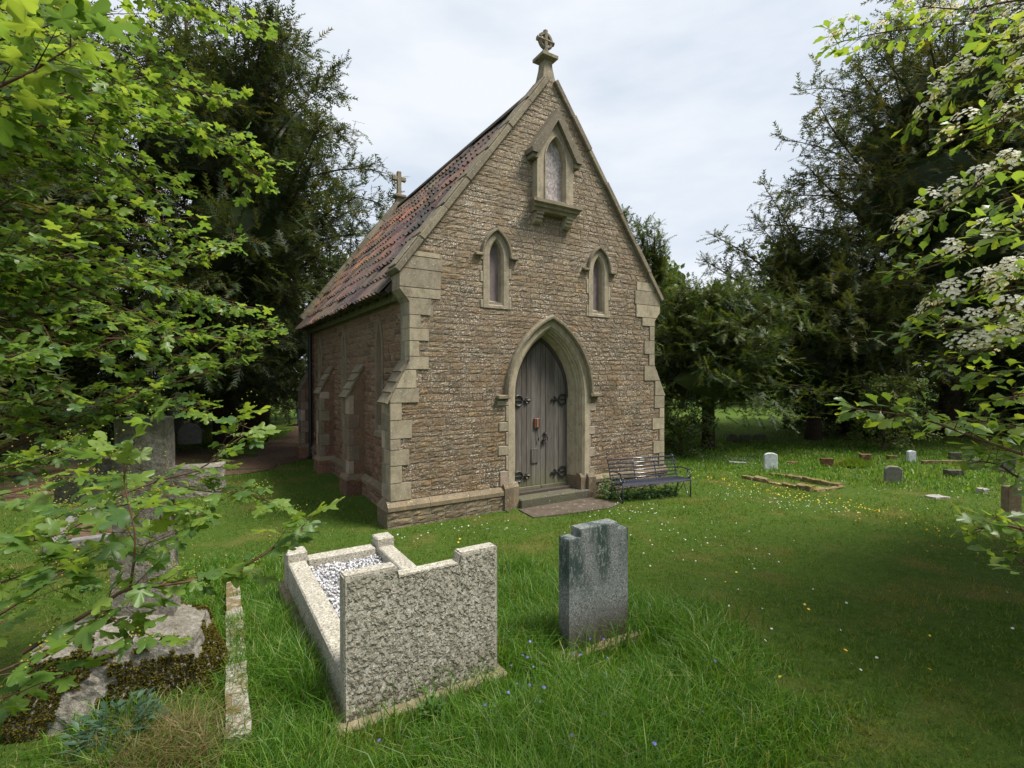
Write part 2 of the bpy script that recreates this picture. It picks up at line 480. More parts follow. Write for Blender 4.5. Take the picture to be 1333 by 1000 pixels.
def leaf_mat(name, stops, transl, tmul=1.6, rough=.5, spec=.4, patch=None):
    k = NT(name)
    c = k.ramp(k.rnd(), stops)
    if patch is not None:
        c = k.mix(k.ramp(k.noise(k.pos(), patch[0], 3), [(patch[1], 0.0), (patch[2], patch[3])]), c, patch[4])
    t = k.mix(1.0, c, tuple([tmul * 1.15, tmul * 1.0, tmul * .55]), 'MULTIPLY')
    return k.finish(c, rough, None, spec, 0, transl, t)
M['maple'] = leaf_mat('maple_leaf', [(0, (.065, .13, .036)), (.35, (.10, .185, .036)), (.7, (.135, .22, .038)), (1, (.17, .25, .042))], .48, 1.95, .42, .5)
M['hawthorn'] = leaf_mat('hawthorn_leaf', [(0, (.075, .14, .028)), (.55, (.125, .21, .034)), (1, (.21, .28, .04))], .48, 1.95, .38, .5)
M['yew'] = leaf_mat('yew_needles', [(0, (.024, .040, .016)), (.5, (.046, .068, .021)), (.85, (.078, .096, .026)), (1, (.12, .115, .03))], .32, 1.6, .55, .3)
M['yew_gold'] = leaf_mat('young_yew_needles', [(0, (.026, .050, .015)), (.5, (.058, .095, .021)), (1, (.105, .138, .030))], .32, 1.6, .55, .3)
M['broadleaf'] = leaf_mat('far_leaves', [(0, (.035, .06, .018)), (.5, (.065, .105, .024)), (1, (.10, .15, .032))], .35, 1.6)
M['shrub'] = leaf_mat('pale_shrub_leaves', [(0, (.07, .11, .03)), (.5, (.14, .20, .05)), (1, (.21, .27, .08))], .4, 1.5)
M['ivy'] = leaf_mat('ivy_leaves', [(0, (.035, .085, .02)), (.6, (.07, .15, .03)), (1, (.12, .22, .045))], .3, 1.5)
M['weed'] = leaf_mat('weed_leaves', [(0, (.05, .12, .035)), (1, (.11, .20, .06))], .35, 1.5)
M['thistle'] = leaf_mat('blue_green_thistle', [(0, (.025, .06, .035)), (1, (.06, .115, .06))], .25, 1.3)
M['grass'] = leaf_mat('lawn_blades', [(0, (.050, .112, .014)), (.5, (.088, .175, .018)), (.86, (.138, .225, .026)), (.95, (.22, .215, .06)), (1, (.26, .23, .09))], .42, 1.6, .5, .3, (1.15, .50, .72, .75, (.24, .20, .06)))
M['long_grass'] = leaf_mat('long_grass_blades', [(0, (.042, .115, .010)), (.5, (.080, .19, .014)), (.93, (.14, .26, .028)), (1, (.26, .25, .10))], .42, 1.7, .45, .35)
M['dry_grass'] = leaf_mat('dry_grass_blades', [(0, (.15, .105, .045)), (.7, (.26, .19, .09)), (.8, (.10, .15, .03)), (1, (.12, .17, .035))], .35, 1.3)
M['petal'] = leaf_mat('white_petals', [(0, (.70, .70, .64)), (1, (.82, .82, .78))], .35, .55, .6, .2)
M['buttercup'] = leaf_mat('yellow_petals', [(0, (.75, .48, .02)), (1, (.80, .60, .03))], .25, .6)
M['bluebell'] = leaf_mat('blue_petals', [(0, (.10, .10, .40)), (1, (.20, .19, .52))], .25, .8)
M['blossom'] = leaf_mat('hawthorn_blossom', [(0, (.80, .80, .72)), (1, (.90, .90, .85))], .42, .9, .6, .2)
M['catkin'] = leaf_mat('maple_flowers', [(0, (.20, .22, .03)), (1, (.32, .32, .05))], .3, 1.2)
M['pink'] = leaf_mat('pink_petals', [(0, (.40, .06, .12)), (1, (.50, .15, .25))], .25, .8)
def m_ground():
    k = NT('lawn_soil'); p = k.pos()
    n1 = k.noise(p, 1.15, 3); n2 = k.noise(p, 14, 6, .75); n3 = k.noise(p, 90, 4, .7)
    c = k.ramp(n2, [(.25, (.030, .056, .010)), (.5, (.064, .115, .016)), (.75, (.108, .162, .025))])
    c = k.mix(k.ramp(n1, [(.52, 0.0), (.74, .6)]), c, (.16, .14, .045))
    c = k.mix(k.ramp(k.math('MULTIPLY', k.noise(k.sc(p, (1, 1, 1), (7, 2, 0)), 2.2, 3), n2), [(.36, 0.0), (.43, .8)]), c, (.11, .075, .042))
    c = k.mix(.7, c, k.ramp(n3, [(.28, .35), (.5, 1.0), (.72, 1.6)]), 'MULTIPLY')
    return k.finish(c, .95, k.bump(k.math('ADD', n3, n2), .9, .03), .1)
M['ground'] = m_ground()
def m_path():
    k = NT('trodden_path'); p = k.pos()
    c = k.ramp(k.noise(p, 10, 6, .75), [(.3, (.055, .034, .022)), (.55, (.115, .075, .05)), (.75, (.19, .135, .092))])
    return k.finish(c, .95, k.bump(k.noise(p, 70, 4), .6, .01), .1)
M['path'] = m_path()
def m_earth():
    k = NT('yew_litter'); p = k.pos()
    c = k.ramp(k.noise(p, 9, 6, .8), [(.3, (.026, .017, .011)), (.55, (.062, .040, .026)), (.75, (.10, .07, .045))])
    c = k.mix(k.ramp(k.noise(k.sc(p, (1, 1, 1), (4, 4, 4)), 2.2, 4, .7), [(.5, 0.0), (.62, .8)]), c, (.045, .075, .018))
    return k.finish(c, .95, k.bump(k.noise(p, 60, 4), .7, .015), .1)
M['earth'] = m_earth()

# ================================================================== GROUND
def axis_lines(lo, hi, near_lo, near_hi, fine, coarse):
    a = list(np.arange(near_lo, near_hi, fine))
    x = near_hi; s = fine
    while x < hi: a.append(x); s = min(s * 1.25, coarse); x += s
    a.append(hi)
    x = near_lo; s = fine; b = []
    while x > lo:
        s = min(s * 1.25, coarse); x -= s; b.append(max(x, lo))
    return np.array(sorted(set(b)) + a)
gx = axis_lines(-300, 300, -16, 18, .2, 25)
gy = axis_lines(-60, 500, -2, 24, .2, 25)
GX, GY = np.meshgrid(gx, gy)
gv = np.stack([GX.ravel(), GY.ravel(), ground_z(GX.ravel(), GY.ravel())], 1)
ny_, nx_ = GX.shape
ii = (np.arange(ny_ - 1)[:, None] * nx_ + np.arange(nx_ - 1)[None, :]).ravel()
gt = np.concatenate([np.stack([ii, ii + 1, ii + nx_ + 1], 1), np.stack([ii, ii + nx_ + 1, ii + nx_], 1)])
g_o = link('ground', tri_mesh('ground', gv, gt), M['ground'], None, 'structure', True)

def ribbon(name, pts, widths, mat, lift):
    v, f = [], []
    n = len(pts)
    for i, (x, y) in enumerate(pts):
        a = Vector(pts[min(i + 1, n - 1)]) - Vector(pts[max(i - 1, 0)])
        a.normalize(); nrm = Vector((-a.y, a.x))
        for k in range(5):
            s = (k / 4 - .5) * widths[i] * (1 + .22 * math.sin(i * 2.1 + k * 1.7) + .12 * math.sin(i * 5.3 + k))
            q = Vector((x, y)) + nrm * s
            v.append((q.x, q.y, float(ground_z(q.x, q.y)) + lift))
    for i in range(n - 1):
        for k in range(4):
            b = i * 5 + k
            f.append((b, b + 1, b + 6, b + 5))
    return link(name, pymesh(name, v, f), mat, None, 'structure')
PATH = [(-13.5, 7.0), (-10.5, 9.2), (-8.6, 10.8), (-7.0, 12.3), (-6.6, 14), (-7.2, 16.5), (-8.2, 20), (-9.5, 25), (-11, 32)]
pp = []
for i in range(len(PATH) - 1):
    for t in (0, .25, .5, .75):
        pp.append(tuple(Vector(PATH[i]).lerp(Vector(PATH[i + 1]), t)))
pp.append(PATH[-1])
ribbon('path', pp, [1.7 + .3 * math.sin(i) for i in range(len(pp))], M['path'], .012)

EARTH = []
for k in range(64):
    a = 2 * math.pi * k / 64
    q = 1 + .16 * math.sin(3 * a + 1) + .11 * math.sin(7 * a) + .06 * math.sin(13 * a + 2)
    EARTH.append((-12.2 + 5.2 * q * math.cos(a), 12.6 + 4.2 * q * math.sin(a)))
ev, ef = [], []
for j in range(7):
    for (ex_, ey_) in EARTH:
        t = j / 6
        px_, py_ = -12.2 + (ex_ + 12.2) * t, 12.6 + (ey_ - 12.6) * t
        ev.append((px_, py_, float(ground_z(px_, py_)) + .008))
for j in range(6):
    for k in range(64):
        k2 = (k + 1) % 64
        ef.append((j * 64 + k, (j + 1) * 64 + k, (j + 1) * 64 + k2, j * 64 + k2) if j else (k, 64 + k, 64 + k2))
link('bare_earth', pymesh('bare_earth', ev, ef), M['earth'], None, 'structure')  # bare soil; its dark spread also stands in for shade under the yews

# ================================================================== CHAPEL
WU, WB, WP, WK = 2.683, 2.990, 3.057, 2.837      # half widths: wall, buttress, plinth, kneeler
ZK0, ZK1, ZKJ, ZKT = 3.457, 3.645, 3.744, 3.936
ZBT, ZBB, ZP = 2.541, 1.943, .391
APEX, SLOPE = 7.71, (7.71 - 3.936) / 2.837
LEN = 8.25
chapel = thing('chapel', 'small brown stone chapel with pantiled roof, arched oak door and stone crosses', 'chapel', (CX, CY, 0), YAW)

class Arch:
    """two-centred pointed arch standing on a centre u, half width hw, spring height zs, rise"""
    def __init__(self, u, hw, zs, rise, z0):
        self.u, self.hw, self.zs, self.z0 = u, hw, zs, z0
        self.R = (rise * rise + hw * hw) / (2 * hw)
        self.c = hw - self.R
    def apex(self, r=0): return self.zs + math.sqrt(max((self.R + r) ** 2 - self.c ** 2, 0))
    def half(self, z, r=0):
        if z <= self.zs: return self.hw + r
        d = (self.R + r) ** 2 - (z - self.zs) ** 2
        return max(self.c + math.sqrt(d), 0) if d > 0 else 0
    def loop(self, r=0, n=9, z0=None, spring_only=False):
        z0 = self.z0 if z0 is None else z0
        top = self.apex(r); a1 = math.asin(min(1, (top - self.zs) / (self.R + r)))
        right = [] if spring_only else [(self.u + self.hw + r, z0)]
        arc = [(self.u + self.c + (self.R + r) * math.cos(a1 * k / n), self.zs + (self.R + r) * math.sin(a1 * k / n)) for k in range(n + 1)]
        arc[-1] = (self.u, top)
        pts = right + arc
        left = [(2 * self.u - p[0], p[1]) for p in reversed(pts[:-1])]
        return pts + left
def arch_loft(arch, profile, n=9, z0=None, spring_only=False, mp=lambda a, b, y: (a, y, b), close=False):
    v, f = [], []
    m = 0
    prof = list(profile) + ([profile[0]] if close else [])
    for r, y in prof:
        l = arch.loop(r, n, z0, spring_only); m = len(l)
        v += [mp(a, b, y) for a, b in l]
    for i in range(len(prof) - 1):
        for k in range(m - 1):
            f.append((i * m + k, i * m + k + 1, (i + 1) * m + k + 1, (i + 1) * m + k))
    np_ = len(prof) - (1 if close else 0)
    if close and np_ > 2:
        f.append(tuple(i * m for i in range(np_)))
        f.append(tuple(i * m + m - 1 for i in reversed(range(np_))))
    return v, f
def loft_part(name, arch, profile, mat, parent, **kw):
    v, f = arch_loft(arch, profile, **kw)
    return link(name, fix_normals(pymesh(name, v, f)), mat, parent)

A_DOOR = Arch(0, .76, 1.95, 1.22, 0.0)
A_WL = Arch(-1.145, .115, 4.33, .26, 3.60)
A_WR = Arch(1.145, .115, 4.33, .26, 3.60)
NICHE_U = 0.0

# ---- front wall core (mortar backing) with its openings
def wall_outline():
    L = [(-WB, 0), (-WB, ZBB), (-WU, ZBT), (-WU, ZK0), (-WK, ZK1), (-WK, ZKT), (0, APEX)]
    return L + [(-a, b) for a, b in reversed(L[:-1])]
def rect(u0, u1, z0, z1): return [(u0, z0), (u1, z0), (u1, z1), (u0, z1)]
fw_holes = [A_DOOR.loop(.03, z0=.02), A_WL.loop(.02, z0=3.56), A_WR.loop(.02, z0=3.56)]
front_wall = solid('front_wall', wall_outline(), fw_holes, .006, .40, M['mortar'], chapel)

# ---- courses
def courses(z0, z1, lo=.07, hi=.125):
    z = [z0]
    while z[-1] < z1 - hi: z.append(z[-1] + random.uniform(lo, hi))
    z.append(z1)
    return z
def stone_geo(bl, br, tl, tr, z0, z1, out, mp, gap=.008):
    """one rock-faced stone; out = how proud its face stands. mp(u, z, out) -> xyz"""
    nx, nz = (4 if br - bl < .22 else (5 if br - bl < .34 else 6)), 4
    v = []
    for k in range(nz):
        t = k / (nz - 1); z = z0 + gap + (z1 - z0 - 2 * gap) * t
        l = bl + (tl - bl) * t + gap; r = br + (tr - br) * t - gap
        for i in range(nx):
            s = i / (nx - 1)
            edge = i in (0, nx - 1) or k in (0, nz - 1)
            o = random.uniform(-.005, .004) if edge else out * random.uniform(-.5, 1.6)
            ju = random.uniform(-.010, .010) * (1 if not edge else .5); jz = random.uniform(-.012, .012) * (1 if k in (1, 2) else .4)
            v.append((l + (r - l) * s + ju, z + jz, o))
    f = []
    for k in range(nz - 1):
        for i in range(nx - 1):
            a = k * nx + i
            f.append((a, a + 1, a + nx + 1, a + nx))
    ring = [i for i in range(nx)] + [k * nx + nx - 1 for k in range(1, nz)] + [(nz - 1) * nx + i for i in range(nx - 2, -1, -1)] + [k * nx for k in range(nz - 2, 0, -1)]
    b = len(v)
    for q in ring: v.append((v[q][0], v[q][1], -.03))
    m = len(ring)
    for i in range(m):
        j = (i + 1) % m
        f.append((ring[j], ring[i], b + i, b + j))
    return [mp(*p) for p in v], f
MPF = lambda u, z, o: (u, -o, z)

fc = courses(ZP + .012, APEX)
# side quoins: groups of two or three courses, long and short in turn
def groups(cs, z0, z1):
    idx = [i for i in range(len(cs) - 1) if cs[i] >= z0 - .06 and cs[i + 1] <= z1 + .06]
    g, i = [], 0
    while i < len(idx):
        n = random.choice((2, 3, 3))
        g.append(idx[i:i + n]); i += n
    return g
def edge_at(z):
    if z <= ZBB: return WB
    if z <= ZBT: return WB + (WU - WB) * (z - ZBB) / (ZBT - ZBB)
    if z <= ZK0: return WU
    if z <= ZK1: return WU + (WK - WU) * (z - ZK0) / (ZK1 - ZK0)
    if z <= ZKT: return WK
    return max((APEX - z) / SLOPE, 0)
excl_q = {}                      # course -> (left quoin width, right quoin width)
quoin_specs = []
for side in (-1, 1):
    flip = random.random() < .5
    for gi, g in enumerate(groups(fc, ZP, 4.28)):
        z0, z1 = fc[g[0]], fc[g[-1] + 1]
        long = (gi + (0 if side < 0 else 1)) % 2 == 0
        w = random.uniform(.28, .38) if long else random.uniform(.13, .18)
        if z1 > ZK1: w = random.uniform(.55, .62)
        elif z1 > ZK0: w = .40
        for c in g: excl_q.setdefault(c, {})[side] = w
        quoin_specs.append((side, z0, z1, w))
for side, z0, z1, w in quoin_specs:
    g = .006
    e0, e1 = edge_at(z0 + g), edge_at(z1 - g)
    iu = min(e0, e1) - w if z1 < ZK0 else WU - w + .05
    pts = [(side * iu, z0 + g)]
    zz = [z0 + g] + [q for q in (ZBB, ZBT, ZK0, ZK1, ZKT) if z0 + g < q < z1 - g] + [z1 - g]
    pts += [(side * (edge_at(q) + .004), q) for q in zz] + [(side * iu, z1 - g)]
    v, f = extrude_poly(pts, [], -.014 - random.uniform(0, .006), .20 if random.random() < .5 else .30)
    if z1 - z0 > .05:
        link('quoin', fix_normals(pymesh('quoin', v, f)), M['ashlar'], front_wall)

# door jamb blocks
jamb_w = {}
for side in (-1, 1):
    for gi, g in enumerate(groups(fc, ZP, 1.90)):
        z0, z1 = fc[g[0]], fc[g[-1] + 1]
        w = .20 if gi % 2 else random.uniform(.30, .36)
        if z1 > 1.93: w = .24
        for c in g: jamb_w.setdefault(c, {})[side] = .76 + w
        v, f = block(*sorted((side * .905, side * (.76 + w - .006))), -.014, .12, z0 + .006, z1 - .006, .008)
        link('jamb_stone', fix_normals(pymesh('jamb_stone', v, f)), random.choice((M['ashlar'], M['ashlar_pink'])), front_wall)
# window jamb blocks
win_w = {}
for wi, A in enumerate((A_WL, A_WR)):
    for side in (-1, 1):
        for gi, g in enumerate(groups(fc, 3.50, 4.36)):
            z0, z1 = fc[g[0]], fc[g[-1] + 1]
            w = .25 if gi % 2 else .31
            for c in g: win_w.setdefault(c, {})[(wi, side)] = w
            if w > .26:
                v, f = block(*sorted((A.u + side * .252, A.u + side * (w - .005))), -.012, .10, z0 + .006, z1 - .006, .008)
                link('jamb_stone', fix_normals(pymesh('jamb_stone', v, f)), M['ashlar'], front_wall)

stones = []
for ci in range(len(fc) - 1):
    z0, z1 = fc[ci], fc[ci + 1]
    zm = (z0 + z1) / 2
    def lim(side):
        q = excl_q.get(ci, {}).get(side)
        if q is not None:
            e = (min(edge_at(z0), edge_at(z1)) - q) if z1 < ZK0 else WU - q + .05
            return e, e
        return max(edge_at(z0) - .02, .02), max(edge_at(z1) - .02, .005)
    l0, l1 = lim(-1); r0, r1 = lim(1)
    ex = []
    zt = A_DOOR.apex(.20)
    if z0 < zt:
        if zm < 1.93 and ci in jamb_w: ex.append((-jamb_w[ci][-1], -jamb_w[ci][-1], jamb_w[ci][1], jamb_w[ci][1]))
        else:
            h0, h1 = A_DOOR.half(z0, .20), A_DOOR.half(z1, .20)
            ex.append((-h0, -h1, h0, h1))
    for wi, A in enumerate((A_WL, A_WR)):
        if z1 > 3.50 and z0 < A.apex(.20):
            if zm < A.zs:
                a = win_w.get(ci, {}).get((wi, -1), .25); b = win_w.get(ci, {}).get((wi, 1), .25)
                ex.append((A.u - a, A.u - a, A.u + b, A.u + b))
            else:
                h0, h1 = A.half(z0, .19), A.half(z1, .19)
                ex.append((A.u - h0, A.u - h1, A.u + h0, A.u + h1))
    if z1 > 5.42 and z0 < 6.15: ex.append((-.40, -.40, .40, .40))
    elif 6.15 <= z0 < 6.95: 
        h = max(.40 * (6.95 - zm) / .8, .05); ex.append((-h, -h, h, h))
    ex.sort()
    cur = (-l0, -l1); segs = []
    for a0, a1, b0, b1 in ex:
        segs.append((cur[0], cur[1], a0, a1)); cur = (b0, b1)
    segs.append((cur[0], cur[1], r0, r1))
    for a0, a1, b0, b1 in segs:
        W = (b0 + b1 - a0 - a1) / 2
        if W < .05: continue
        n = max(1, int(round(W / random.uniform(.19, .30))))
        cuts = [0] + sorted((i + random.uniform(-.34, .34)) / n for i in range(1, n)) + [1]
        for i in range(n):
            p, q = cuts[i], cuts[i + 1]
            stones.append((a0 + (b0 - a0) * p, a0 + (b0 - a0) * q, a1 + (b1 - a1) * p, a1 + (b1 - a1) * q, z0, z1))
stones.sort(key=lambda s: -((s[1] - s[0]) * (s[5] - s[4]) * (1.25 - .12 * (s[0] + WB) / 2)))
rest = MB()
for i, s in enumerate(stones):
    v, f = stone_geo(*s, random.uniform(.001, .006), MPF)
    if i < 300: link('stone', pymesh('stone', v, f), M['rubble'], front_wall)
    else: rest.add(v, f, random.random())
rest.build('wall_stones', M['rubble'], front_wall, 'stuff')

# ---- plinth round the building
for a, b in ((-WP, -1.0), (1.0, WP)):
    mb = MB(); mb.box(a, b, -.05, .45, -.3, .262); plinth_o = mb.build('plinth', M['mortar'], chapel)
    for (z0, z1) in ((-.12, .03), (.03, .14), (.14, .262)):
        n = 6; cuts = [0] + sorted((i + random.uniform(-.3, .3)) / n for i in range(1, n)) + [1]
        for i in range(n):
            x0, x1 = a + (b - a) * cuts[i], a + (b - a) * cuts[i + 1]
            v, f = stone_geo(x0, x1, x0, x1, z0, z1, .009, lambda u, z, o: (u, -.056 - o, z))
            link('plinth_stone', pymesh('plinth_stone', v, f), M['plinth'], plinth_o)
    n = 3
    for i in range(n):
        x0, x1 = a + (b - a) * i / n, a + (b - a) * (i + 1) / n
        v = [(x, y, z) for x in (x0 + .003, x1 - .003) for y, z in ((-.074, .265), (-.074, .325), (.0, .400), (.05, .400), (.05, .265))]
        f = [(0, 1, 2, 3, 4), (9, 8, 7, 6, 5)] + [(k, (k + 1) % 5 + 0, (k + 1) % 5 + 5, k + 5) for k in range(5)]
        link('plinth_cap', fix_normals(pymesh('plinth_cap', v, f)), M['plinth'], plinth_o)
# ashlar bases either side of the door
for s in (-1, 1):
    for a, b, y in ((.70, .84, -.03), (.843, 1.02, -.085)):
        x0, x1 = sorted((s * a, s * b))
        v = [(x, yy, z) for x in (x0, x1) for yy, z in ((y, -.2), (y, .38), (y + .05, .45), (.2, .45), (.2, -.2))]
        f = [(0, 1, 2, 3, 4), (9, 8, 7, 6, 5)] + [(k, (k + 1) % 5, (k + 1) % 5 + 5, k + 5) for k in range(5)]
        link('door_base_stone', fix_normals(pymesh('door_base_stone', v, f)), M['plinth'], plinth_o)

# ---- door surround, hood mould
door_surround = loft_part('door_surround', A_DOOR, [(.15, .03), (.15, -.018), (.035, -.018), (.02, .0), (.0, .012), (-.004, .05), (-.03, .062), (-.036, .10), (-.06, .112), (-.064, .17), (-.10, .235), (-.14, .36)], M['ashlar'], chapel, n=14, z0=.40)
loft_part('hood_mould', A_DOOR, [(.145, .02), (.145, -.06), (.165, -.095), (.20, -.10), (.225, -.06), (.225, .02)], M['coping'], door_surround, n=14, spring_only=True, close=True)
for s in (-1, 1):
    x0, x1 = sorted((s * .90, s * 1.15))
    v, f = block(x0, x1, -.095, .02, 1.915, 1.985, .012)
    link('label_stop', fix_normals(pymesh('label_stop', v, f)), M['coping'], door_surround)
# lower jambs run down to the step
for s in (-1, 1):
    x0, x1 = sorted((s * .62, s * .76))
    v = [(x0, .36, .15), (x1, .36, .15), (x1, .05, .15), (x0, .05, .15)]
    pts = [(s * .76, .0), (s * .62, .36), (s * .90, .36), (s * .90, .0)]
    v = [(p[0], p[1], z) for z in (.1, .41) for p in pts]
    link('jamb_foot', fix_normals(pymesh('jamb_foot', v, [(0, 1, 2, 3), (7, 6, 5, 4)] + [(k, (k + 1) % 4, (k + 1) % 4 + 4, k + 4) for k in range(4)])), M['plinth'], door_surround)

# ---- oak door: planks, frame, hinges, lock
door = MB()
v, f = extrude_poly(A_DOOR.loop(-.10, 12, z0=.21), [], .345, .385)
door.add(v, f)
door_o = link('door', fix_normals(door.mesh('door')), M['wood_dark'], chapel)
ND = 12
dw = .63
cuts = [-dw + 2 * dw * i / ND + (random.uniform(-.012, .012) if 0 < i < ND and i != ND // 2 else 0) for i in range(ND + 1)]
for i in range(ND):
    a, b = cuts[i] + .004, cuts[i + 1] - .004
    z0 = .275 if i < ND // 2 else .265
    pts = [(a, z0), (b, z0)]
    tops = []
    def top(u):
        # height of the arch soffit above u
        r = -.135; R_ = A_DOOR.R + r; d = R_ ** 2 - (abs(u) - A_DOOR.c) ** 2
        return A_DOOR.zs + math.sqrt(max(d, 0)) - .01
    for k in range(4):
        u = b + (a - b) * k / 3
        pts.append((u, top(u)))
    v, f = extrude_poly(pts, [], .318 + random.uniform(-.004, .004), .346)
    link('plank', fix_normals(pymesh('plank', v, f)), M['wood'], door_o)
for i, (a, b, z) in enumerate(((-.64, -.01, .205), (.0, .64, .20))):
    v, f = block(a, b, .285, .345, z, z + .062, .006)
    link('weather_board', fix_normals(pymesh('weather_board', v, f)), M['wood'], door_o)
loft_part('door_frame', A_DOOR, [(-.125, .33), (-.125, .292), (-.185, .292), (-.19, .33)], M['wood_dark'], door_o, n=12, z0=1.9, close=True)
def hinge(u, z, s):
    mb = MB()
    y = .30
    mb.box(*sorted((u, u + s * .33)), y - .004, y + .016, z - .014, z + .014, .003)
    for q in (-1, 1):                                   # C-scrolls at the hanging edge
        pts = [(u + s * (.10 - .085 * math.cos(a) * 1.0), y, z + q * (.0 + .085 * math.sin(a) + .01)) for a in [k * math.pi * 1.15 / 7 for k in range(8)]]
        mb.tube(pts, [.012, .014, .016, .017, .017, .016, .014, .02], 5)
    for q in (-1, 1):                                   # fleur at the tip
        mb.tube([(u + s * .24, y, z), (u + s * .26, y, z + q * .04), (u + s * .29, y, z + q * .05)], [.012, .014, .02], 5)
    mb.tube([(u + s * .30, y, z), (u + s * .345, y, z), (u + s * .375, y, z)], [.014, .024, .004], 5)
    mb.tube([(u + s * .02, y, z - .09), (u + s * .02, y, z + .09)], .011, 5)
    return mb.build('hinge', M['iron'], door_o)
for z in (1.86, .47):
    hinge(-.60, z, 1); hinge(.60, z, -1)
lk_ = MB(); lk_.box(-.155, -.03, .285, .325, 1.34, 1.52, .006); lk_o = lk_.build('lock_plate', M['brass'], door_o)
mb = MB(); mb.box(-.10, -.075, .275, .286, 1.35, 1.51, .002); mb.build('lock_bar', M['steel'], lk_o)
mb = MB(); mb.box(-.215, -.055, .300, .325, .69, .96, .004); mb.build('patch_board', M['wood'], door_o)
mb = MB()
mb.tube([(.10 + .045 * math.cos(a), .285, 1.13 + .055 * math.sin(a)) for a in [k * math.pi / 6 for k in range(13)]], .009, 5)
for k in range(5):
    a = math.pi / 2 + k * 2 * math.pi / 5
    mb.tube([(.10, .305, 1.22), (.10 + .05 * math.cos(a), .305, 1.22 + .05 * math.sin(a))], [.02, .007], 5)
mb.tube([(.045, .30, 1.02), (.045, .30, 1.11)], [.014, .02], 6)
mb.build('ring_handle', M['iron'], door_o)
mb = MB(); mb.tube([(-.09, .30, 1.33), (-.085, .295, 1.22), (-.06, .29, 1.15)], .006, 5); mb.tube([(-.06, .29, 1.15), (-.06, .29, 1.10)], [.012, .016], 6); mb.build('hasp', M['iron'], door_o)
# ---- step
v, f = block(-.70, .86, -.10, .42, -.2, .155, .018); link('door_step', fix_normals(pymesh('door_step', v, f)), M['step'], chapel)
v, f = block(-.62, .62, .18, .42, .15, .205, .008); link('sill_beam', fix_normals(pymesh('sill_beam', v, f)), M['wood_dark'], chapel)

# ---- gable lancets
for A in (A_WL, A_WR):
    w_o = loft_part('window', A, [(.135, .06), (.135, -.014), (.035, -.014), (0, .02), (-.002, .10), (-.018, .16)], M['ashlar'], chapel, n=7, z0=3.50)
    v = [(A.u + a, y, z) for a in (-.25, .25) for y, z in ((-.016, 3.455), (-.016, 3.50), (.16, 3.63), (.2, 3.63), (.2, 3.455))]
    link('sill', fix_normals(pymesh('sill', v, [(0, 1, 2, 3, 4), (9, 8, 7, 6, 5)] + [(k, (k + 1) % 5, (k + 1) % 5 + 5, k + 5) for k in range(5)])), M['ashlar'], w_o)
    v, f = extrude_poly(A.loop(.016, 7, z0=3.58), [], .115, .14)
    link('pane', fix_normals(pymesh('pane', v, f)), M['board'], w_o)
    loft_part('hood_mould', A, [(.135, .02), (.135, -.05), (.15, -.07), (.175, -.07), (.185, -.04), (.185, .02)], M['coping'], w_o, n=8, spring_only=True, close=True)
    for s in (-1, 1):
        x0, x1 = sorted((A.u + s * .265, A.u + s * .42))
        v, f = block(x0, x1, -.075, .02, 4.305, 4.355, .01)
        link('label_stop', fix_normals(pymesh('label_stop', v, f)), M['coping'], w_o)

# ---- gable niche
A_N = Arch(NICHE_U, .205, 6.12, .43, 5.44)
niche = solid('niche', [(-.40, 5.40), (.40, 5.40), (.40, 6.22), (0, 6.86), (-.40, 6.22)], [A_N.loop(.02)], -.15, .05, M['ashlar'], chapel)
loft_part('niche_reveal', A_N, [(.05, -.156), (.04, -.165), (.022, -.165), (-.005, -.10), (-.01, -.02)], M['ashlar'], niche, n=8)
v, f = extrude_poly(A_N.loop(.015, 8), [], -.045, -.015); link('painted_panel', fix_normals(pymesh('painted_panel', v, f)), M['panel'], niche)
for s in (-1, 1):
    pts = [(0, 6.84), (s * .43, 6.175), (s * .55, 6.175), (s * .56, 6.25), (0, 7.06)]
    v, f = extrude_poly(pts, [], -.235, .03); link('gablet_coping', fix_normals(pymesh('gablet_coping', v, f)), M['coping'], niche)
    v, f = block(*sorted((s * .40, s * .52)), -.20, .03, 6.09, 6.172, .01); link('gablet_kneeler', fix_normals(pymesh('gablet_kneeler', v, f)), M['coping'], niche)
prof = [(.03, 5.20), (-.16, 5.20), (-.17, 5.245), (-.21, 5.265), (-.215, 5.30), (-.26, 5.33), (-.26, 5.385), (-.15, 5.415), (.03, 5.415)]
def shelf_mesh():
    v, f = [], []
    n = len(prof)
    for s in (-1, 1):
        for y, z in prof: v.append((s * (.42 + max(0, -y - .10) * .75), y, z))
    f = [tuple(range(n)), tuple(reversed(range(n, 2 * n)))] + [(k, (k + 1) % n, (k + 1) % n + n, k + n) for k in range(n)]
    return fix_normals(pymesh('shelf', v, f))
link('shelf', shelf_mesh(), M['coping'], niche)
for s in (-1, 1):
    pr = [(.03, 5.198), (-.155, 5.198), (-.155, 5.16), (-.125, 5.145), (-.135, 5.10), (-.10, 5.085), (-.10, 5.04), (-.05, 5.005), (.03, 5.0)]
    x0, x1 = s * .33 - .075, s * .33 + .075
    n = len(pr)
    v = [(x, y, z) for x in (x0, x1) for y, z in pr]
    link('corbel', fix_normals(pymesh('corbel', v, [tuple(range(n)), tuple(reversed(range(n, 2 * n)))] + [(k, (k + 1) % n, (k + 1) % n + n, k + n) for k in range(n)])), M['ashlar'], niche)

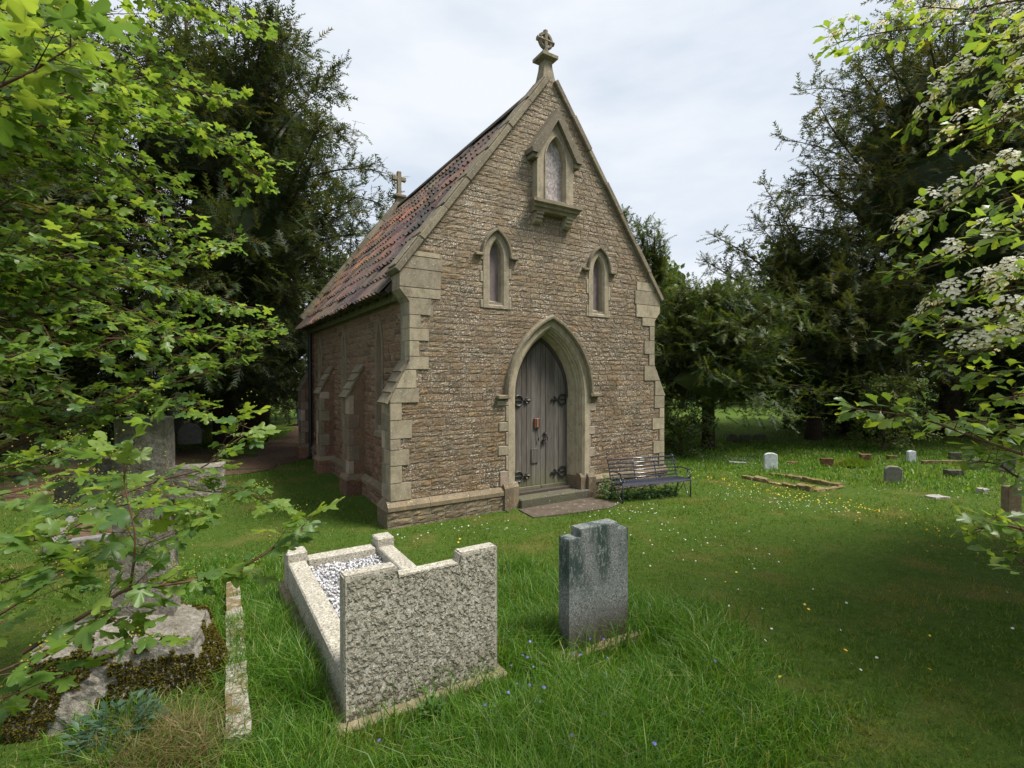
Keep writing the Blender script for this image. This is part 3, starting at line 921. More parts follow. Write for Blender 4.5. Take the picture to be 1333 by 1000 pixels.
# ---- coping along both gables
def slope_block(s, t0, t1, y0, y1, h0, h1, lift=0.0):
    """piece lying on the gable line between distances t0..t1 from the apex"""
    th = math.atan(SLOPE); d = (s * math.cos(th), -math.sin(th)); nn = (s * math.sin(th), math.cos(th))
    v, f = block(t0, t1, y0, y1, h0, h1, .012)
    return [(p[0] * d[0] + p[2] * nn[0], p[1], APEX + p[0] * d[1] + p[2] * nn[1] + lift) for p in v], f
GL = math.hypot(WK, APEX - ZKT) + .06
for s in (-1, 1):
    n = 7
    for i in range(n):
        t0, t1 = .10 + (GL - .10) * i / n, .10 + (GL - .10) * (i + 1) / n
        e = .010 * (i % 2)
        v, f = slope_block(s, t0 + .0005, t1 - .0005, -.065 - e, .40, -.018, .078 + e)
        link('coping_stone', fix_normals(pymesh('coping_stone', v, f)), M['coping'], chapel)
        v, f = slope_block(s, t0 + .02, t1 - .06, -.02, .34, .078, .108)
        link('coping_ridge', fix_normals(pymesh('coping_ridge', v, f)), M['coping'], chapel)
    # rear gable coping
    n = 6
    for i in range(n):
        t0, t1 = .05 + (GL - .05) * i / n, .05 + (GL - .05) * (i + 1) / n
        v, f = slope_block(s, t0 + .004, t1 - .004, LEN - .36, LEN + .06, -.02, .15)
        link('coping_stone', fix_normals(pymesh('coping_stone', v, f)), M['coping'], chapel)

# ---- finials
def finial_base(y, zb, zc, w, cw):
    mb = MB()
    k = [(zb - .30, w * 2.6, .15), (zb - .10, w * 1.6, .12), (zb + .08, w * 1.15, .10), (zc - .06, w, .09)]
    v, f = [], []
    for z, a, b in k: v += [(-a, y - b, z), (a, y - b, z), (a, y + b, z), (-a, y + b, z)]
    for i in range(3):
        for j in range(4): f.append((i * 4 + j, i * 4 + (j + 1) % 4, i * 4 + 4 + (j + 1) % 4, i * 4 + 4 + j))
    f += [(3, 2, 1, 0), (12, 13, 14, 15)]
    mb.add(v, f)
    # moulded cap
    kk = [(zc - .06, w + .0, .09), (zc - .02, cw, cw), (zc + .035, cw, cw), (zc + .08, w * .95, w * .9)]
    v, f = [], []
    for z, a, b in kk: v += [(-a, y - b, z), (a, y - b, z), (a, y + b, z), (-a, y + b, z)]
    for i in range(3):
        for j in range(4): f.append((i * 4 + j, i * 4 + (j + 1) % 4, i * 4 + 4 + (j + 1) % 4, i * 4 + 4 + j))
    f += [(12, 13, 14, 15)]
    mb.add(v, f)
    return mb
fin = finial_base(.17, 7.83, 8.10, .08, .17)
fin_o = link('finial', fix_normals(fin.mesh('finial')), M['coping'], chapel)
mb = MB()
yc, zc = .17, 8.44
mb.tube([(0, yc, 8.16), (0, yc, 8.27)], [.085, .06], 6)
mb.tube([(0, yc, 8.26), (0, yc, 8.63)], [.05, .045], 5)
mb.tube([(-.185, yc, zc), (.185, yc, zc)], .045, 5)
mb.tube([(.13 * math.cos(a), yc, zc + .13 * math.sin(a)) for a in [k * math.pi / 9 for k in range(19)]], .036, 5)
mb.build('wheel_cross', M['coping'], fin_o)
fin = finial_base(LEN - .15, 7.75, 7.98, .10, .18)
rf_o = link('finial', fix_normals(fin.mesh('finial')), M['coping'], chapel)
mb = MB()
y = LEN - .15
mb.box(-.065, .065, y - .06, y + .06, 8.03, 8.78, .012)
mb.box(-.22, -.066, y - .06, y + .06, 8.49, 8.62, .012); mb.box(.066, .22, y - .06, y + .06, 8.49, 8.62, .012)
mb.build('plain_cross', M['coping'], rf_o)

# ---- side walls, rear wall
MPS = {-1: (lambda a, b, y: (-WU + y, a, b)), 1: (lambda a, b, y: (WU - y, a, b))}
SIDE_W = [Arch(yc, .125, 2.78, .44, 1.42) for yc in (1.52, 4.10, 6.70)]
for s in (-1, 1):
    side_wall = solid('side_wall', rect(.40, LEN - .35, 0, 3.70), [A.loop(.02) for A in SIDE_W], .008, .38, M['mortar'], chapel, MPS[s])
    mp_st = (lambda u, z, o: (-WU - o, u, z)) if s < 0 else (lambda u, z, o: (WU + o, u, z))
    sc_ = courses(.39, 3.62, .10, .15)
    mb = MB()
    for ci in range(len(sc_) - 1):
        z0, z1 = sc_[ci], sc_[ci + 1]
        ex = [(.40, .40)]
        for A in SIDE_W:
            if z1 > 1.30 and z0 < A.apex(.115):
                h = max(A.half(min((z0 + z1) / 2, A.apex(.1)), .115), .03)
                ex.append((A.u - h, A.u + h))
        ex.append((LEN - .35, LEN - .35))
        for (p, q) in zip(ex[:-1], ex[1:]):
            a, b = p[1], q[0]
            W = b - a
            if W < .05: continue
            n = max(1, int(round(W / (random.uniform(.26, .4) if s < 0 else 1.2))))
            cuts = [0] + sorted((i + random.uniform(-.3, .3)) / n for i in range(1, n)) + [1]
            for i in range(n):
                x0, x1 = a + W * cuts[i], a + W * cuts[i + 1]
                v, f = stone_geo(x0, x1, x0, x1, z0, z1, random.uniform(.008, .022), mp_st, .009)
                if s > 0: f = [tuple(reversed(q_)) for q_ in f]
                mb.add(v, f, random.random())
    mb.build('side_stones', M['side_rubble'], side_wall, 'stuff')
    if s < 0:
        for A in SIDE_W:
            w_o = loft_part('side_window', A, [(.115, .05), (.115, -.016), (.02, -.016), (-.01, .08), (-.012, .14)], M['sidestone'], chapel, n=8, z0=1.30, mp=MPS[s])
            v, f = extrude_poly(A.loop(.016, 8), [], .12, .14, MPS[s]); link('pane', fix_normals(pymesh('pane', v, f)), M['dark_glass'], w_o)
            v = [MPS[s](A.u + a, z, y) for a in (-.24, .24) for y, z in ((-.03, 1.22), (-.03, 1.30), (.12, 1.45), (.16, 1.45), (.16, 1.22))]
            link('sill', fix_normals(pymesh('sill', v, [(0, 1, 2, 3, 4), (9, 8, 7, 6, 5)] + [(k, (k + 1) % 5, (k + 1) % 5 + 5, k + 5) for k in range(5)])), M['sidestone'], w_o)
    # plinth of the side
    mb = MB(); mb.box(*sorted((s * (WU - .1), s * (WU + .07))), .45, LEN - .35, -.3, .262); sp_o = mb.build('side_plinth', M['mortar'], chapel)
    mb = MB()
    for (z0, z1) in ((-.12, .04), (.04, .15), (.15, .262)):
        y0 = .45
        while y0 < LEN - .45:
            y1 = min(y0 + random.uniform(.3, .55), LEN - .36)
            v, f = stone_geo(y0, y1, y0, y1, z0, z1, .015, (lambda u, z, o: (s * (WU + .074 + o), u, z)))
            mb.add(v, f, random.random()); y0 = y1
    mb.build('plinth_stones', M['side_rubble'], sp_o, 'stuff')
    n = 5
    for i in range(n):
        y0, y1 = .45 + (LEN - .8) * i / n, .45 + (LEN - .8) * (i + 1) / n
        v = [(s * (WU + o), y, z) for y in (y0 + .003, y1 - .003) for o, z in ((.095, .265), (.095, .325), (.0, .40), (-.05, .40), (-.05, .265))]
        link('plinth_cap', fix_normals(pymesh('plinth_cap', v, [(0, 1, 2, 3, 4), (9, 8, 7, 6, 5)] + [(k, (k + 1) % 5, (k + 1) % 5 + 5, k + 5) for k in range(5)])), M['plinth'], sp_o)
rear = [(-WU, 0), (-WU, ZK0), (-WK, ZK1), (-WK, ZKT), (0, APEX)]
solid('rear_wall', rear + [(-a, b) for a, b in reversed(rear[:-1])], [], LEN - .35, LEN, M['side_rubble'], chapel)

# ---- buttresses
def buttress(y0, y1, s, front=False):
    o = MB()
    w = WB - WU
    if not front:
        v, f = extrude_poly([(WU - .05, -.2), (WB, -.2), (WB, ZBB), (WU, ZBT), (WU - .05, ZBT)], [], y0, y1, lambda a, b, y: (s * a, y, b))
        o.add(v, f)
    else:
        v, f = extrude_poly([(WU - .02, 1.0), (WU + .01, 1.0), (WU + .01, 1.1), (WU - .02, 1.1)], [], .1, .3, lambda a, b, y: (s * a, y, b))
        o.add(v, f)
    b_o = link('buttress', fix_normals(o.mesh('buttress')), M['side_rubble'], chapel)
    # stepped weathering slabs
    n = 4
    L = math.hypot(w, ZBT - ZBB); dx, dz = w / L, (ZBT - ZBB) / L
    for i in range(n):
        t0, t1 = (L + .05) * i / n, (L + .05) * (i + 1) / n
        h = .03 + .012
        q = []
        for t, hh in ((t0, .0), (t1 + .02, .0), (t1 + .02, .052), (t0, .022)):
            q.append((WU + dx * t + dz * hh, ZBT - dz * t + dx * hh))
        v, f = extrude_poly(q, [], y0 - (-.02 if front else .02), y1 + .02, lambda a, b, y: (s * a, y, b))
        link('weathering_slab', fix_normals(pymesh('weathering_slab', v, f)), M['coping'], b_o)
    # dressed corner stones
    z = ZP + .01; k = 0
    while z < ZBB - .05:
        z1 = min(z + random.uniform(.22, .34), ZBB - .01)
        if ZBB - z1 < .1: z1 = ZBB - .01
        wide = k % 2 == 0
        dy = (y1 - y0)
        if front:
            spans = ((y0 + .02, y0 + (.30 if wide else .12)), (y0 + (.34 if wide else .26), y1 + .006))
            xin = WB - .05
        else:
            spans = ((y0 - .008, y0 + (dy * .46 if wide else dy * .27)), (y1 - (dy * .46 if wide else dy * .27), y1 + .008))
            xin = WB - (.10 if wide else .21)
        for a, b in spans:
            v, f = block(*sorted((s * xin, s * (WB + .010))), a, b, z + .005, z1 - .005, .008)
            link('quoin', fix_normals(pymesh('quoin', v, f)), random.choice((M['sidestone'], M['sidestone'], M['ashlar_pink'])), b_o)
        z = z1; k += 1
    # plinth of the buttress
    yy0 = y0 - (.05 if not front else -.001)
    yy1 = y1 + .05
    x0, x1 = WU, WP
    if not front:
        v, f = block(*sorted((s * x0, s * x1)), yy0, yy1, -.3, .30, .01)
        link('buttress_plinth', fix_normals(pymesh('buttress_plinth', v, f)), M['side_rubble'], b_o)
        v = [(s * a, y, z) for a, y, z in ((x0, yy0, .302), (x1, yy0, .302), (x1, yy1, .302), (x0, yy1, .302), (x0, y0, .40), (WB, y0, .40), (WB, y1, .40), (x0, y1, .40))]
        link('plinth_cap', fix_normals(pymesh('plinth_cap', v, [(3, 2, 1, 0), (4, 5, 6, 7), (0, 1, 5, 4), (1, 2, 6, 5), (2, 3, 7, 6), (3, 0, 4, 7)])), M['plinth'], b_o)
    else:
        v, f = block(*sorted((s * (WP - .10), s * (WP + .004))), -.045, yy1, -.3, .262, .006)
        link('buttress_plinth', fix_normals(pymesh('buttress_plinth', v, f)), M['plinth'], b_o)
        v = [(s * a, y, z) for a, y, z in ((WB - .1, -.04, .266), (WP + .02, -.04, .266), (WP + .02, yy1, .266), (WB - .1, yy1, .266), (WB - .1, .0, .40), (WB - .002, .0, .40), (WB - .002, y1, .40), (WB - .1, y1, .40))]
        link('plinth_cap', fix_normals(pymesh('plinth_cap', v, [(3, 2, 1, 0), (4, 5, 6, 7), (0, 1, 5, 4), (1, 2, 6, 5), (2, 3, 7, 6), (3, 0, 4, 7)])), M['plinth'], b_o)
for s in (-1, 1):
    buttress(0.0, .40, s, True)
    for y0, y1 in ((2.48, 2.94), (5.12, 5.58), (7.75, 8.19)): buttress(y0, y1, s)

# ---- roof: boards, clay tiles, ridge, eaves
th = math.atan(SLOPE)
RIDGE_Z = 7.60
EAVE_U = 2.98
def roof_pt(s, t, y, h): return (s * (math.cos(th) * t + math.sin(th) * h), y, RIDGE_Z - math.sin(th) * t + math.cos(th) * h)
RL = EAVE_U / math.cos(th)
mb = MB()
for s in (-1, 1):
    v, f = block(0.02, RL - .03, .36, LEN - .30, -.09, -.012, 0)
    mb.add([roof_pt(s, p[0], p[1], p[2]) for p in v], f)
roof_o = link('roof', fix_normals(mb.mesh('roof')), M['wood_dark'], chapel)
NC, NR = 19, 11
tw = (LEN - .33 - .36) / NC; tl = RL / NR
def tile_mesh():
    prof = []
    for k in range(2):
        b = k * .5
        prof += [(b + .0, .006), (b + .12, .0), (b + .24, .006), (b + .28, .036), (b + .36, .056), (b + .44, .038)]
    prof.append((1.0, .004))
    n = len(prof); v, f = [], []
    for t, lift in ((0, .0), (tl + .07, .048)):
        for a, h in prof: v.append((t, a * tw, h + lift))
    for a, h in prof: v.append((tl + .06, a * tw, max(h + .048 - .04, -.006)))
    for k in range(n - 1):
        f.append((k, k + 1, n + k + 1, n + k)); f.append((n + k, n + k + 1, 2 * n + k + 1, 2 * n + k))
    return v, f
TV, TF = tile_mesh()
tile_me = pymesh('tile', [roof_pt(-1, p[0], p[1], p[2] - .0) for p in TV], TF)
fix_normals(tile_me)
tile_me.materials.append(M['tile'])
def tile_colour(r, c):
    far = c / NC
    x = random.random() * .75 + .42 * far + .10 * (1 if r in (2, 3, 6) else 0) - .12
    if x > .86: return (random.uniform(.24, .30), random.uniform(.115, .14), random.uniform(.065, .085), 1)
    if x > .62: return (random.uniform(.15, .19), random.uniform(.095, .115), random.uniform(.07, .085), 1)
    if x > .35: return (random.uniform(.11, .14), random.uniform(.078, .095), random.uniform(.066, .08), 1)
    return (random.uniform(.06, .085), random.uniform(.05, .066), random.uniform(.05, .064), 1)
e0 = Vector(roof_pt(-1, 0, 0, 0))
for r in range(NR):
    for c in range(NC):
        o = bpy.data.objects.new('tile', tile_me); COL.objects.link(o); o.parent = roof_o
        o.location = Vector(roof_pt(-1, r * tl, .36 + c * tw, 0)) - e0 + Vector((random.uniform(-.006, .006), random.uniform(-.004, .004), random.uniform(-.004, .006)))
        o.rotation_euler = (0, random.uniform(-.004, .004), random.uniform(-.008, .008))
        o.color = tile_colour(r, c)
mb = MB()
for r in range(NR):
    for c in range(NC): mb.add([roof_pt(1, p[0] + r * tl, p[1] + .36 + c * tw, p[2]) for p in TV], TF)
o = link('right_slope_tiles', fix_normals(mb.mesh('right_slope_tiles')), M['tile'], roof_o, 'stuff'); o.color = (.15, .11, .10, 1)
for i in range(16):
    y0 = .40 + i * (LEN - .75) / 16; y1 = y0 + (LEN - .75) / 16
    mb = MB()
    pts = [(math.sin(a) * .13, math.cos(a) * .11) for a in [(-100 + k * 25) * math.pi / 180 for k in range(9)]]
    v = [(a, y, RIDGE_Z + .01 + b) for y in (y0 + .004, y1 - .004) for a, b in pts]
    f = [(k, k + 1, k + 10, k + 9) for k in range(8)] + [tuple(range(9)), tuple(reversed(range(9, 18)))]
    mb.add(v, f)
    o = link('ridge_tile', fix_normals(mb.mesh('ridge_tile')), M['tile'], roof_o); o.color = (.13, .115, .10, 1)
for s in (-1, 1):
    mb = MB(); mb.box(*sorted((s * (WU + .02), s * (WU + .12))), .40, LEN - .36, 3.50, 3.66, .008); mb.build('fascia_board', M['fascia'], chapel)
    for i in range(14):
        y = .7 + i * .52
        mb = MB(); mb.box(*sorted((s * (WU + .12), s * (WU + .28))), y - .035, y + .035, 3.585, 3.66, .008); mb.build('rafter_end', M['wood_dark'], roof_o)
mb = MB(); mb.tube([(-WU - .10, 7.55, 3.50), (-WU - .10, 7.55, .02)], .05, 8)
for z in (.5, 1.6, 2.7): mb.tube([(-WU - .10, 7.55, z), (-WU - .10, 7.55, z + .08)], .064, 8)
mb.tube([(-WU - .10, 7.55, .06), (-WU - .22, 7.50, -.02)], .055, 8)
mb.build('downpipe', M['pipe'], chapel)
for s, x in ((-1, -1.06), (1, 1.10)):
    mb = MB(); mb.tube([(x, -.02, .22), (x, -.12, .22), (x + .04 * s, -.16, .06), (x + .10, -.22, -.02)], .012, 5); mb.build('boot_scraper', M['iron'], chapel)

# ================================================================== FLAGSTONE AND BENCH
def lpt(u, y): return (CX + u * CYW - y * SYW, CY + u * SYW + y * CYW)
x, y = lpt(0.0, -.45)
fl = thing('flagstone', 'large brown flagstone set in the grass before the oak door', 'paving', (x, y, 0), YAW)
v, f = extrude_poly([(-.86, -.26), (-.5, -.33), (.1, -.42), (.62, -.46), (.98, -.34), (.86, .28), (-.80, .28)], [], -.08, .022, lambda a, b, y: (a, b, y))
link('slab', fix_normals(pymesh('slab', v, f)), M['slab'], fl)

BL, BR_ = gp(811, 656), gp(899, 647)
bx = Vector((BR_.x - BL.x, BR_.y - BL.y, 0)); BLEN = bx.length
bench = thing('park_bench', 'black wrought iron slatted bench with scroll arms against the chapel wall', 'bench', (BL.x, BL.y, 0), math.atan2(bx.y, bx.x))
def bpart(name, fn, mat=None):
    mb = MB(); fn(mb)
    return mb.build(name, mat or M['bench_iron'], bench, None, True)
SEAT = [(0.0, .345), (.0, .325), (.035, .352), (.085, .352), (.14, .345), (.20, .338), (.26, .332), (.32, .328), (.38, .328)]
BACKP = [(.42, .375), (.44, .44), (.455, .505), (.475, .57), (.50, .64), (.53, .715)]
for i, (yy, zz) in enumerate(SEAT[2:]):
    bpart('seat_slat', lambda mb: mb.box(-.02, BLEN + .02, yy - .021, yy + .021, zz - .006, zz + .006, .003))
bpart('front_rail', lambda mb: mb.box(-.01, BLEN + .01, -.006, .004, .312, .350, .002))
for i, (yy, zz) in enumerate(BACKP):
    bpart('back_slat', lambda mb: mb.tube([(-.02, yy - .012, zz), (BLEN + .02, yy - .012, zz)], .0145, 6))
for fx in (.36, .68):
    pts = [(BLEN * fx, .02, .335), (BLEN * fx, .20, .322), (BLEN * fx, .36, .315), (BLEN * fx, .41, .35)] + [(BLEN * fx, a, b) for a, b in BACKP]
    bpart('strap', lambda mb: mb.tube(pts, .011, 6))
for xx in (.0, BLEN):
    bpart('back_post', lambda mb: mb.tube([(xx, .38, .318), (xx, .405, .35)] + [(xx, a + .006, b) for a, b in BACKP] + [(xx, .565, .735), (xx, .60, .735)], .014, 6))
    bpart('seat_rail', lambda mb: mb.tube([(xx, .0, .335), (xx, .2, .318), (xx, .39, .312)], .013, 6))
    bpart('leg', lambda mb: mb.tube([(xx, .0, .335), (xx, .005, .18), (xx, .0, -.01)], .014, 6))
    bpart('leg', lambda mb: mb.tube([(xx, .36, .312), (xx, .385, .16), (xx, .42, -.01)], .014, 6))
    bpart('brace', lambda mb: mb.tube([(xx, .02, .015), (xx, .09, .07), (xx, .15, .15), (xx, .20, .24), (xx, .22, .315)], .010, 6))
    bpart('brace', lambda mb: mb.tube([(xx, .40, .03), (xx, .34, .07), (xx, .27, .14), (xx, .22, .22)], .009, 6))
    sp_ = [(xx, .43, .50), (xx, .33, .525), (xx, .2, .53), (xx, .10, .525)]
    for k in range(16):
        a = math.pi * .55 - k * .42
        rr = .095 - k * .0042
        sp_.append((xx, .045 + rr * math.cos(a) * .9 - .01, .435 + rr * math.sin(a)))
    bpart('arm_scroll', lambda mb: mb.tube(sp_, .0125, 6))
bpart('plaque', lambda mb: mb.box(BLEN * .47, BLEN * .54, .498, .505, .675, .70, .001), M['plaque'])

# ================================================================== NEAR GRAVES
def displaced_slab(W, H_, T, top_profile, amp, nx, nz, mat, seed, rough_back=True):
    """headstone whose face to -y is rock-pitched; top_profile(u in 0..W) -> height"""
    rg = np.random.default_rng(seed)
    us = np.linspace(0, W, nx); v, f = [], []
    g1 = rg.normal(size=(nz // 2 + 2, nx // 2 + 2)); g2 = rg.normal(size=(nz + 1, nx + 1)); g0 = rg.normal(size=(nz // 6 + 3, nx // 6 + 3))
    def samp(g, i, k, d):
        a, b = i / d, k / d; i0, k0 = int(a), int(b); fa, fb = a - i0, b - k0
        return (g[k0, i0] * (1 - fa) + g[k0, min(i0 + 1, g.shape[1] - 1)] * fa) * (1 - fb) + (g[min(k0 + 1, g.shape[0] - 1), i0] * (1 - fa) + g[min(k0 + 1, g.shape[0] - 1), min(i0 + 1, g.shape[1] - 1)] * fa) * fb
    for k in range(nz):
        for i in range(nx):
            h = min(H_ * k / (nz - 1), top_profile(us[i]))
            e = min(i, nx - 1 - i, nz - 1 - k, 3) / 3
            d = (samp(g1, i, k, 2) * .75 + g2[k, i] * .40) * amp * e
            jx, jz = rg.uniform(-.42, .42, 2) * (W / nx) * (e > .9)
            v.append((us[i] + jx, -max(min(d * 1.2, amp * 2.2), -amp * 2.4) - amp * 1.5 * e, h + jz))
    for k in range(nz - 1):
        for i in range(nx - 1):
            a = k * nx + i; f.append((a, a + 1, a + nx + 1, a + nx))
    return v, f
GYAW = YAW
P0 = gp(449, 948)
grave = thing('kerbed_grave', 'pale granite headstone with notched top, kerbs and white chippings', 'grave', (P0.x, P0.y, P0.z), GYAW)
GW, GH, GT = .915, .775, .105
def gtop(u): return GH if (u < .285 or u > .66) else GH - .055
outl = [(0, -.1), (GW, -.1), (GW, GH), (.665, GH), (.66, GH - .055), (.29, GH - .055), (.285, GH), (0, GH)]
mb = MB(); v, f = extrude_poly(outl, [], .012, GT); mb.add(v, f)
hs_o = link('headstone', fix_normals(mb.mesh('headstone')), M['granite'], grave)
bm = bmesh.new(); bm.from_mesh(hs_o.data); bmesh.ops.bevel(bm, geom=[e for e in bm.edges if e.is_manifold and e.calc_face_angle(0) > .5], offset=.008, segments=2, affect='EDGES'); bm.to_mesh(hs_o.data); bm.free()
v, f = displaced_slab(GW, GH, 0, lambda u: (GH if (u < .2875 or u > .6625) else GH - .055) - .006, .0030, 120, 104, None, 5)
v = [(p[0], p[1] + .016, p[2]) for p in v]
f = [t for q in f for t in (((q[0], q[1], q[2]), (q[0], q[2], q[3])) if random.random() < .5 else ((q[0], q[1], q[3]), (q[1], q[2], q[3])))]
link('rock_face', fix_normals(pymesh('rock_face', v, f)), M['granite_rock'], hs_o, None, False)
KL = 1.95
def gblock(name, x0, x1, y0, y1, z0, z1, mat, c=.01, jit=0.0, parent=grave):
    v, f = block(x0, x1, y0, y1, z0, z1, c, jit)
    return link(name, fix_normals(pymesh(name, v, f)), mat, parent)
KZ = .235
gblock('kerb', .005, .145, GT + .003, KL, .02, KZ, M['granite'])
gblock('kerb', GW - .145, GW - .005, GT + .003, KL, .02, KZ, M['granite'])
gblock('kerb', .165, GW - .165, KL + .0, KL + .13, .02, KZ, M['granite'])
for a in (-.005, GW - .155): gblock('corner_post', a, a + .165, KL + .003, KL + .17, -.25, KZ + .075, M['granite'], .012)
gblock('foundation', -.045, GW + .045, -.05, KL + .22, -.35, .016, M['concrete'], .012)
mb = MB(); mb.box(.15, GW - .15, GT, KL, .0, .15); mb.build('bed', M['slate_old'], grave)
n = 2600
rg = np.random.default_rng(3)
oc = np.array([(1, 0, 0), (-1, 0, 0), (0, 1, 0), (0, -1, 0), (0, 0, 1), (0, 0, -1)], float)
of = np.array([(0, 2, 4), (2, 1, 4), (1, 3, 4), (3, 0, 4), (2, 0, 5), (1, 2, 5), (3, 1, 5), (0, 3, 5)])
def rand_rot(n, rg):
    q = rg.normal(size=(n, 4)); q /= np.linalg.norm(q, axis=1)[:, None]
    w, x, y, z = q.T
    return np.stack([1 - 2 * (y * y + z * z), 2 * (x * y - z * w), 2 * (x * z + y * w), 2 * (x * y + z * w), 1 - 2 * (x * x + z * z), 2 * (y * z - x * w), 2 * (x * z - y * w), 2 * (y * z + x * w), 1 - 2 * (x * x + y * y)], 1).reshape(n, 3, 3)
def scatter(tv, tt, Mx, T, rnd):
    """copies of a small template: tv (k,3), tt (m,3), Mx (n,3,3), T (n,3)"""
    n, k = len(T), len(tv)
    V = np.einsum('nij,kj->nki', Mx, tv) + T[:, None, :]
    F = tt[None] + (np.arange(n) * k)[:, None, None]
    return V.reshape(-1, 3), F.reshape(-1, 3), np.repeat(rnd, len(tt))
T = np.stack([rg.uniform(.15, GW - .15, n), rg.uniform(GT, KL - .005, n), rg.uniform(.150, .172, n)], 1)
Mx = rand_rot(n, rg) * rg.uniform(.008, .017, n)[:, None, None]
link('chippings', tri_mesh('chippings', *scatter(oc, of, Mx, T, rg.random(n))), M['gravel'], grave, 'stuff')

P1 = gp(740, 855)
gs = thing('headstone', 'grey granite headstone with stepped shoulders and dark green algae streaks', 'gravestone', (P1.x, P1.y, P1.z), GYAW)
SW, SH = .545, .80
outl = [(0, -.15), (SW, -.15), (SW, SH - .02), (SW - .10, SH - .02), (SW - .10, SH + .035), (.105, SH + .035), (.105, SH - .02), (0, SH - .02)]
v, f = extrude_poly(outl, [], 0, .11)
o = link('tablet', fix_normals(pymesh('tablet', v, f)), M['granite_grey'], gs)
bm = bmesh.new(); bm.from_mesh(o.data); bmesh.ops.bevel(bm, geom=[e for e in bm.edges if e.calc_face_angle(0) > .5], offset=.004, segments=2, affect='EDGES'); bm.to_mesh(o.data); bm.free()
def rough_block(x0, x1, y0, y1, z0, z1, n=(7, 5, 5), amp=.03, seed=1, taper=(1, 1), round_=.0):
    """boulder-like block"""
    bm = bmesh.new(); bmesh.ops.create_cube(bm, size=2)
    bmesh.ops.subdivide_edges(bm, edges=bm.edges[:], cuts=n[0], use_grid_fill=True)
    rg = random.Random(seed); off = [Vector((rg.uniform(0, 50), rg.uniform(0, 50), rg.uniform(0, 50))) for _ in range(3)]
    from mathutils import noise as mn
    for v in bm.verts:
        c = v.co.copy(); l = c.normalized()
        c = c.lerp(l * 1.12, round_)
        t = (c.z + 1) / 2
        kx, ky = 1 + (taper[0] - 1) * t, 1 + (taper[1] - 1) * t
        p = Vector(((x0 + x1) / 2 + c.x * (x1 - x0) / 2 * kx, (y0 + y1) / 2 + c.y * (y1 - y0) / 2 * ky, (z0 + z1) / 2 + c.z * (z1 - z0) / 2))
        d = mn.noise(p * 4 + off[0]) * 1.0 + mn.noise(p * 11 + off[1]) * .5 + mn.noise(p * 27 + off[2]) * .35
        v.co = p + l * d * amp
    me = bpy.data.meshes.new('rock'); bm.to_mesh(me); bm.free()
    return me
link('foot_block', rough_block(-.10, SW + .07, -.07, .18, -.2, .02, (6,), .03, 4), M['brown_stone'], gs)

# rough granite cross on its mossy boulder
P2 = Vector((-2.17, 2.98, float(ground_z(-2.2, 3.0))))
cr = thing('cross_headstone', 'rustic granite cross on a mossy boulder base behind maple twigs', 'gravestone', P2, GYAW - .18)
zb = .44
def crp(name, *a, **k):
    return link(name, rough_block(*a, **k), M['granite_old'], cr, None, False)
crp('shaft', -.155, .155, -.105, .105, zb - .06, zb + 1.15, n=(13,), amp=.018, seed=11, taper=(.78, .85))
crp('arm', -.40, -.12, -.09, .09, zb + .68, zb + .85, n=(8,), amp=.02, seed=12)
crp('arm', .12, .40, -.09, .09, zb + .68, zb + .85, n=(8,), amp=.02, seed=13)
for s in (-1,):
    crp('ring_piece', *sorted((s * .10, s * .23)), -.06, .06, zb + .83, zb + .93, n=(6,), amp=.02, seed=15 + s)
    crp('ring_piece', *sorted((s * .10, s * .22)), -.06, .06, zb + .60, zb + .69, n=(6,), amp=.02, seed=18 + s)
base = crp('boulder', -.56, .42, -.42, .26, -.35, zb + .0, n=(22,), amp=.04, seed=21, taper=(.88, .78), round_=.5)
# moss cushions on the boulder
bm = bmesh.new(); bm.from_mesh(base.data); bm.normal_update()
from mathutils import noise as mn
mv, mt_, mr = [], [], []
tuft = np.array([(-.6, 0, 0), (.6, 0, 0), (0, .05, 1.0)]); rg = np.random.default_rng(8)
pts, nrm = [], []
for fc_ in bm.faces:
    c = fc_.calc_center_median()
    if fc_.normal.y > .4 or fc_.normal.z < -.3: continue
    dens = mn.noise(Vector((c.x * 3.2 + 4, c.y * 3.2, c.z * 4.5))) + .25 * mn.noise(c * 11) + (.30 if c.z < .38 else -.2)
    if dens < .10: continue
    for _ in range(int(fc_.calc_area() * 34000)):
        w = rg.dirichlet((1, 1, 1, 1)) if len(fc_.verts) == 4 else rg.dirichlet((1, 1, 1))
        q = sum((Vector(vv.co) * float(a) for vv, a in zip(fc_.verts, w)), Vector())
        pts.append(q); nrm.append(fc_.normal.copy())
bm.free()
n = len(pts)
if n:
    N_ = np.array([tuple(q) for q in nrm]) + rg.normal(size=(n, 3)) * .55
    N_ /= np.linalg.norm(N_, axis=1)[:, None]
    A_ = np.cross(N_, rg.normal(size=(n, 3))); A_ /= np.linalg.norm(A_, axis=1)[:, None]
    B_ = np.cross(N_, A_)
    s_ = rg.uniform(.010, .022, n)
    Mx = np.stack([A_, B_, N_], 2) * s_[:, None, None]
    link('moss', tri_mesh('moss', *scatter(tuft, np.array([(0, 1, 2)]), Mx, np.array([tuple(q) for q in pts]) - N_ * .003, np.clip(rg.normal(.5, .25, n), 0, 1))), M['moss'], cr, 'stuff')

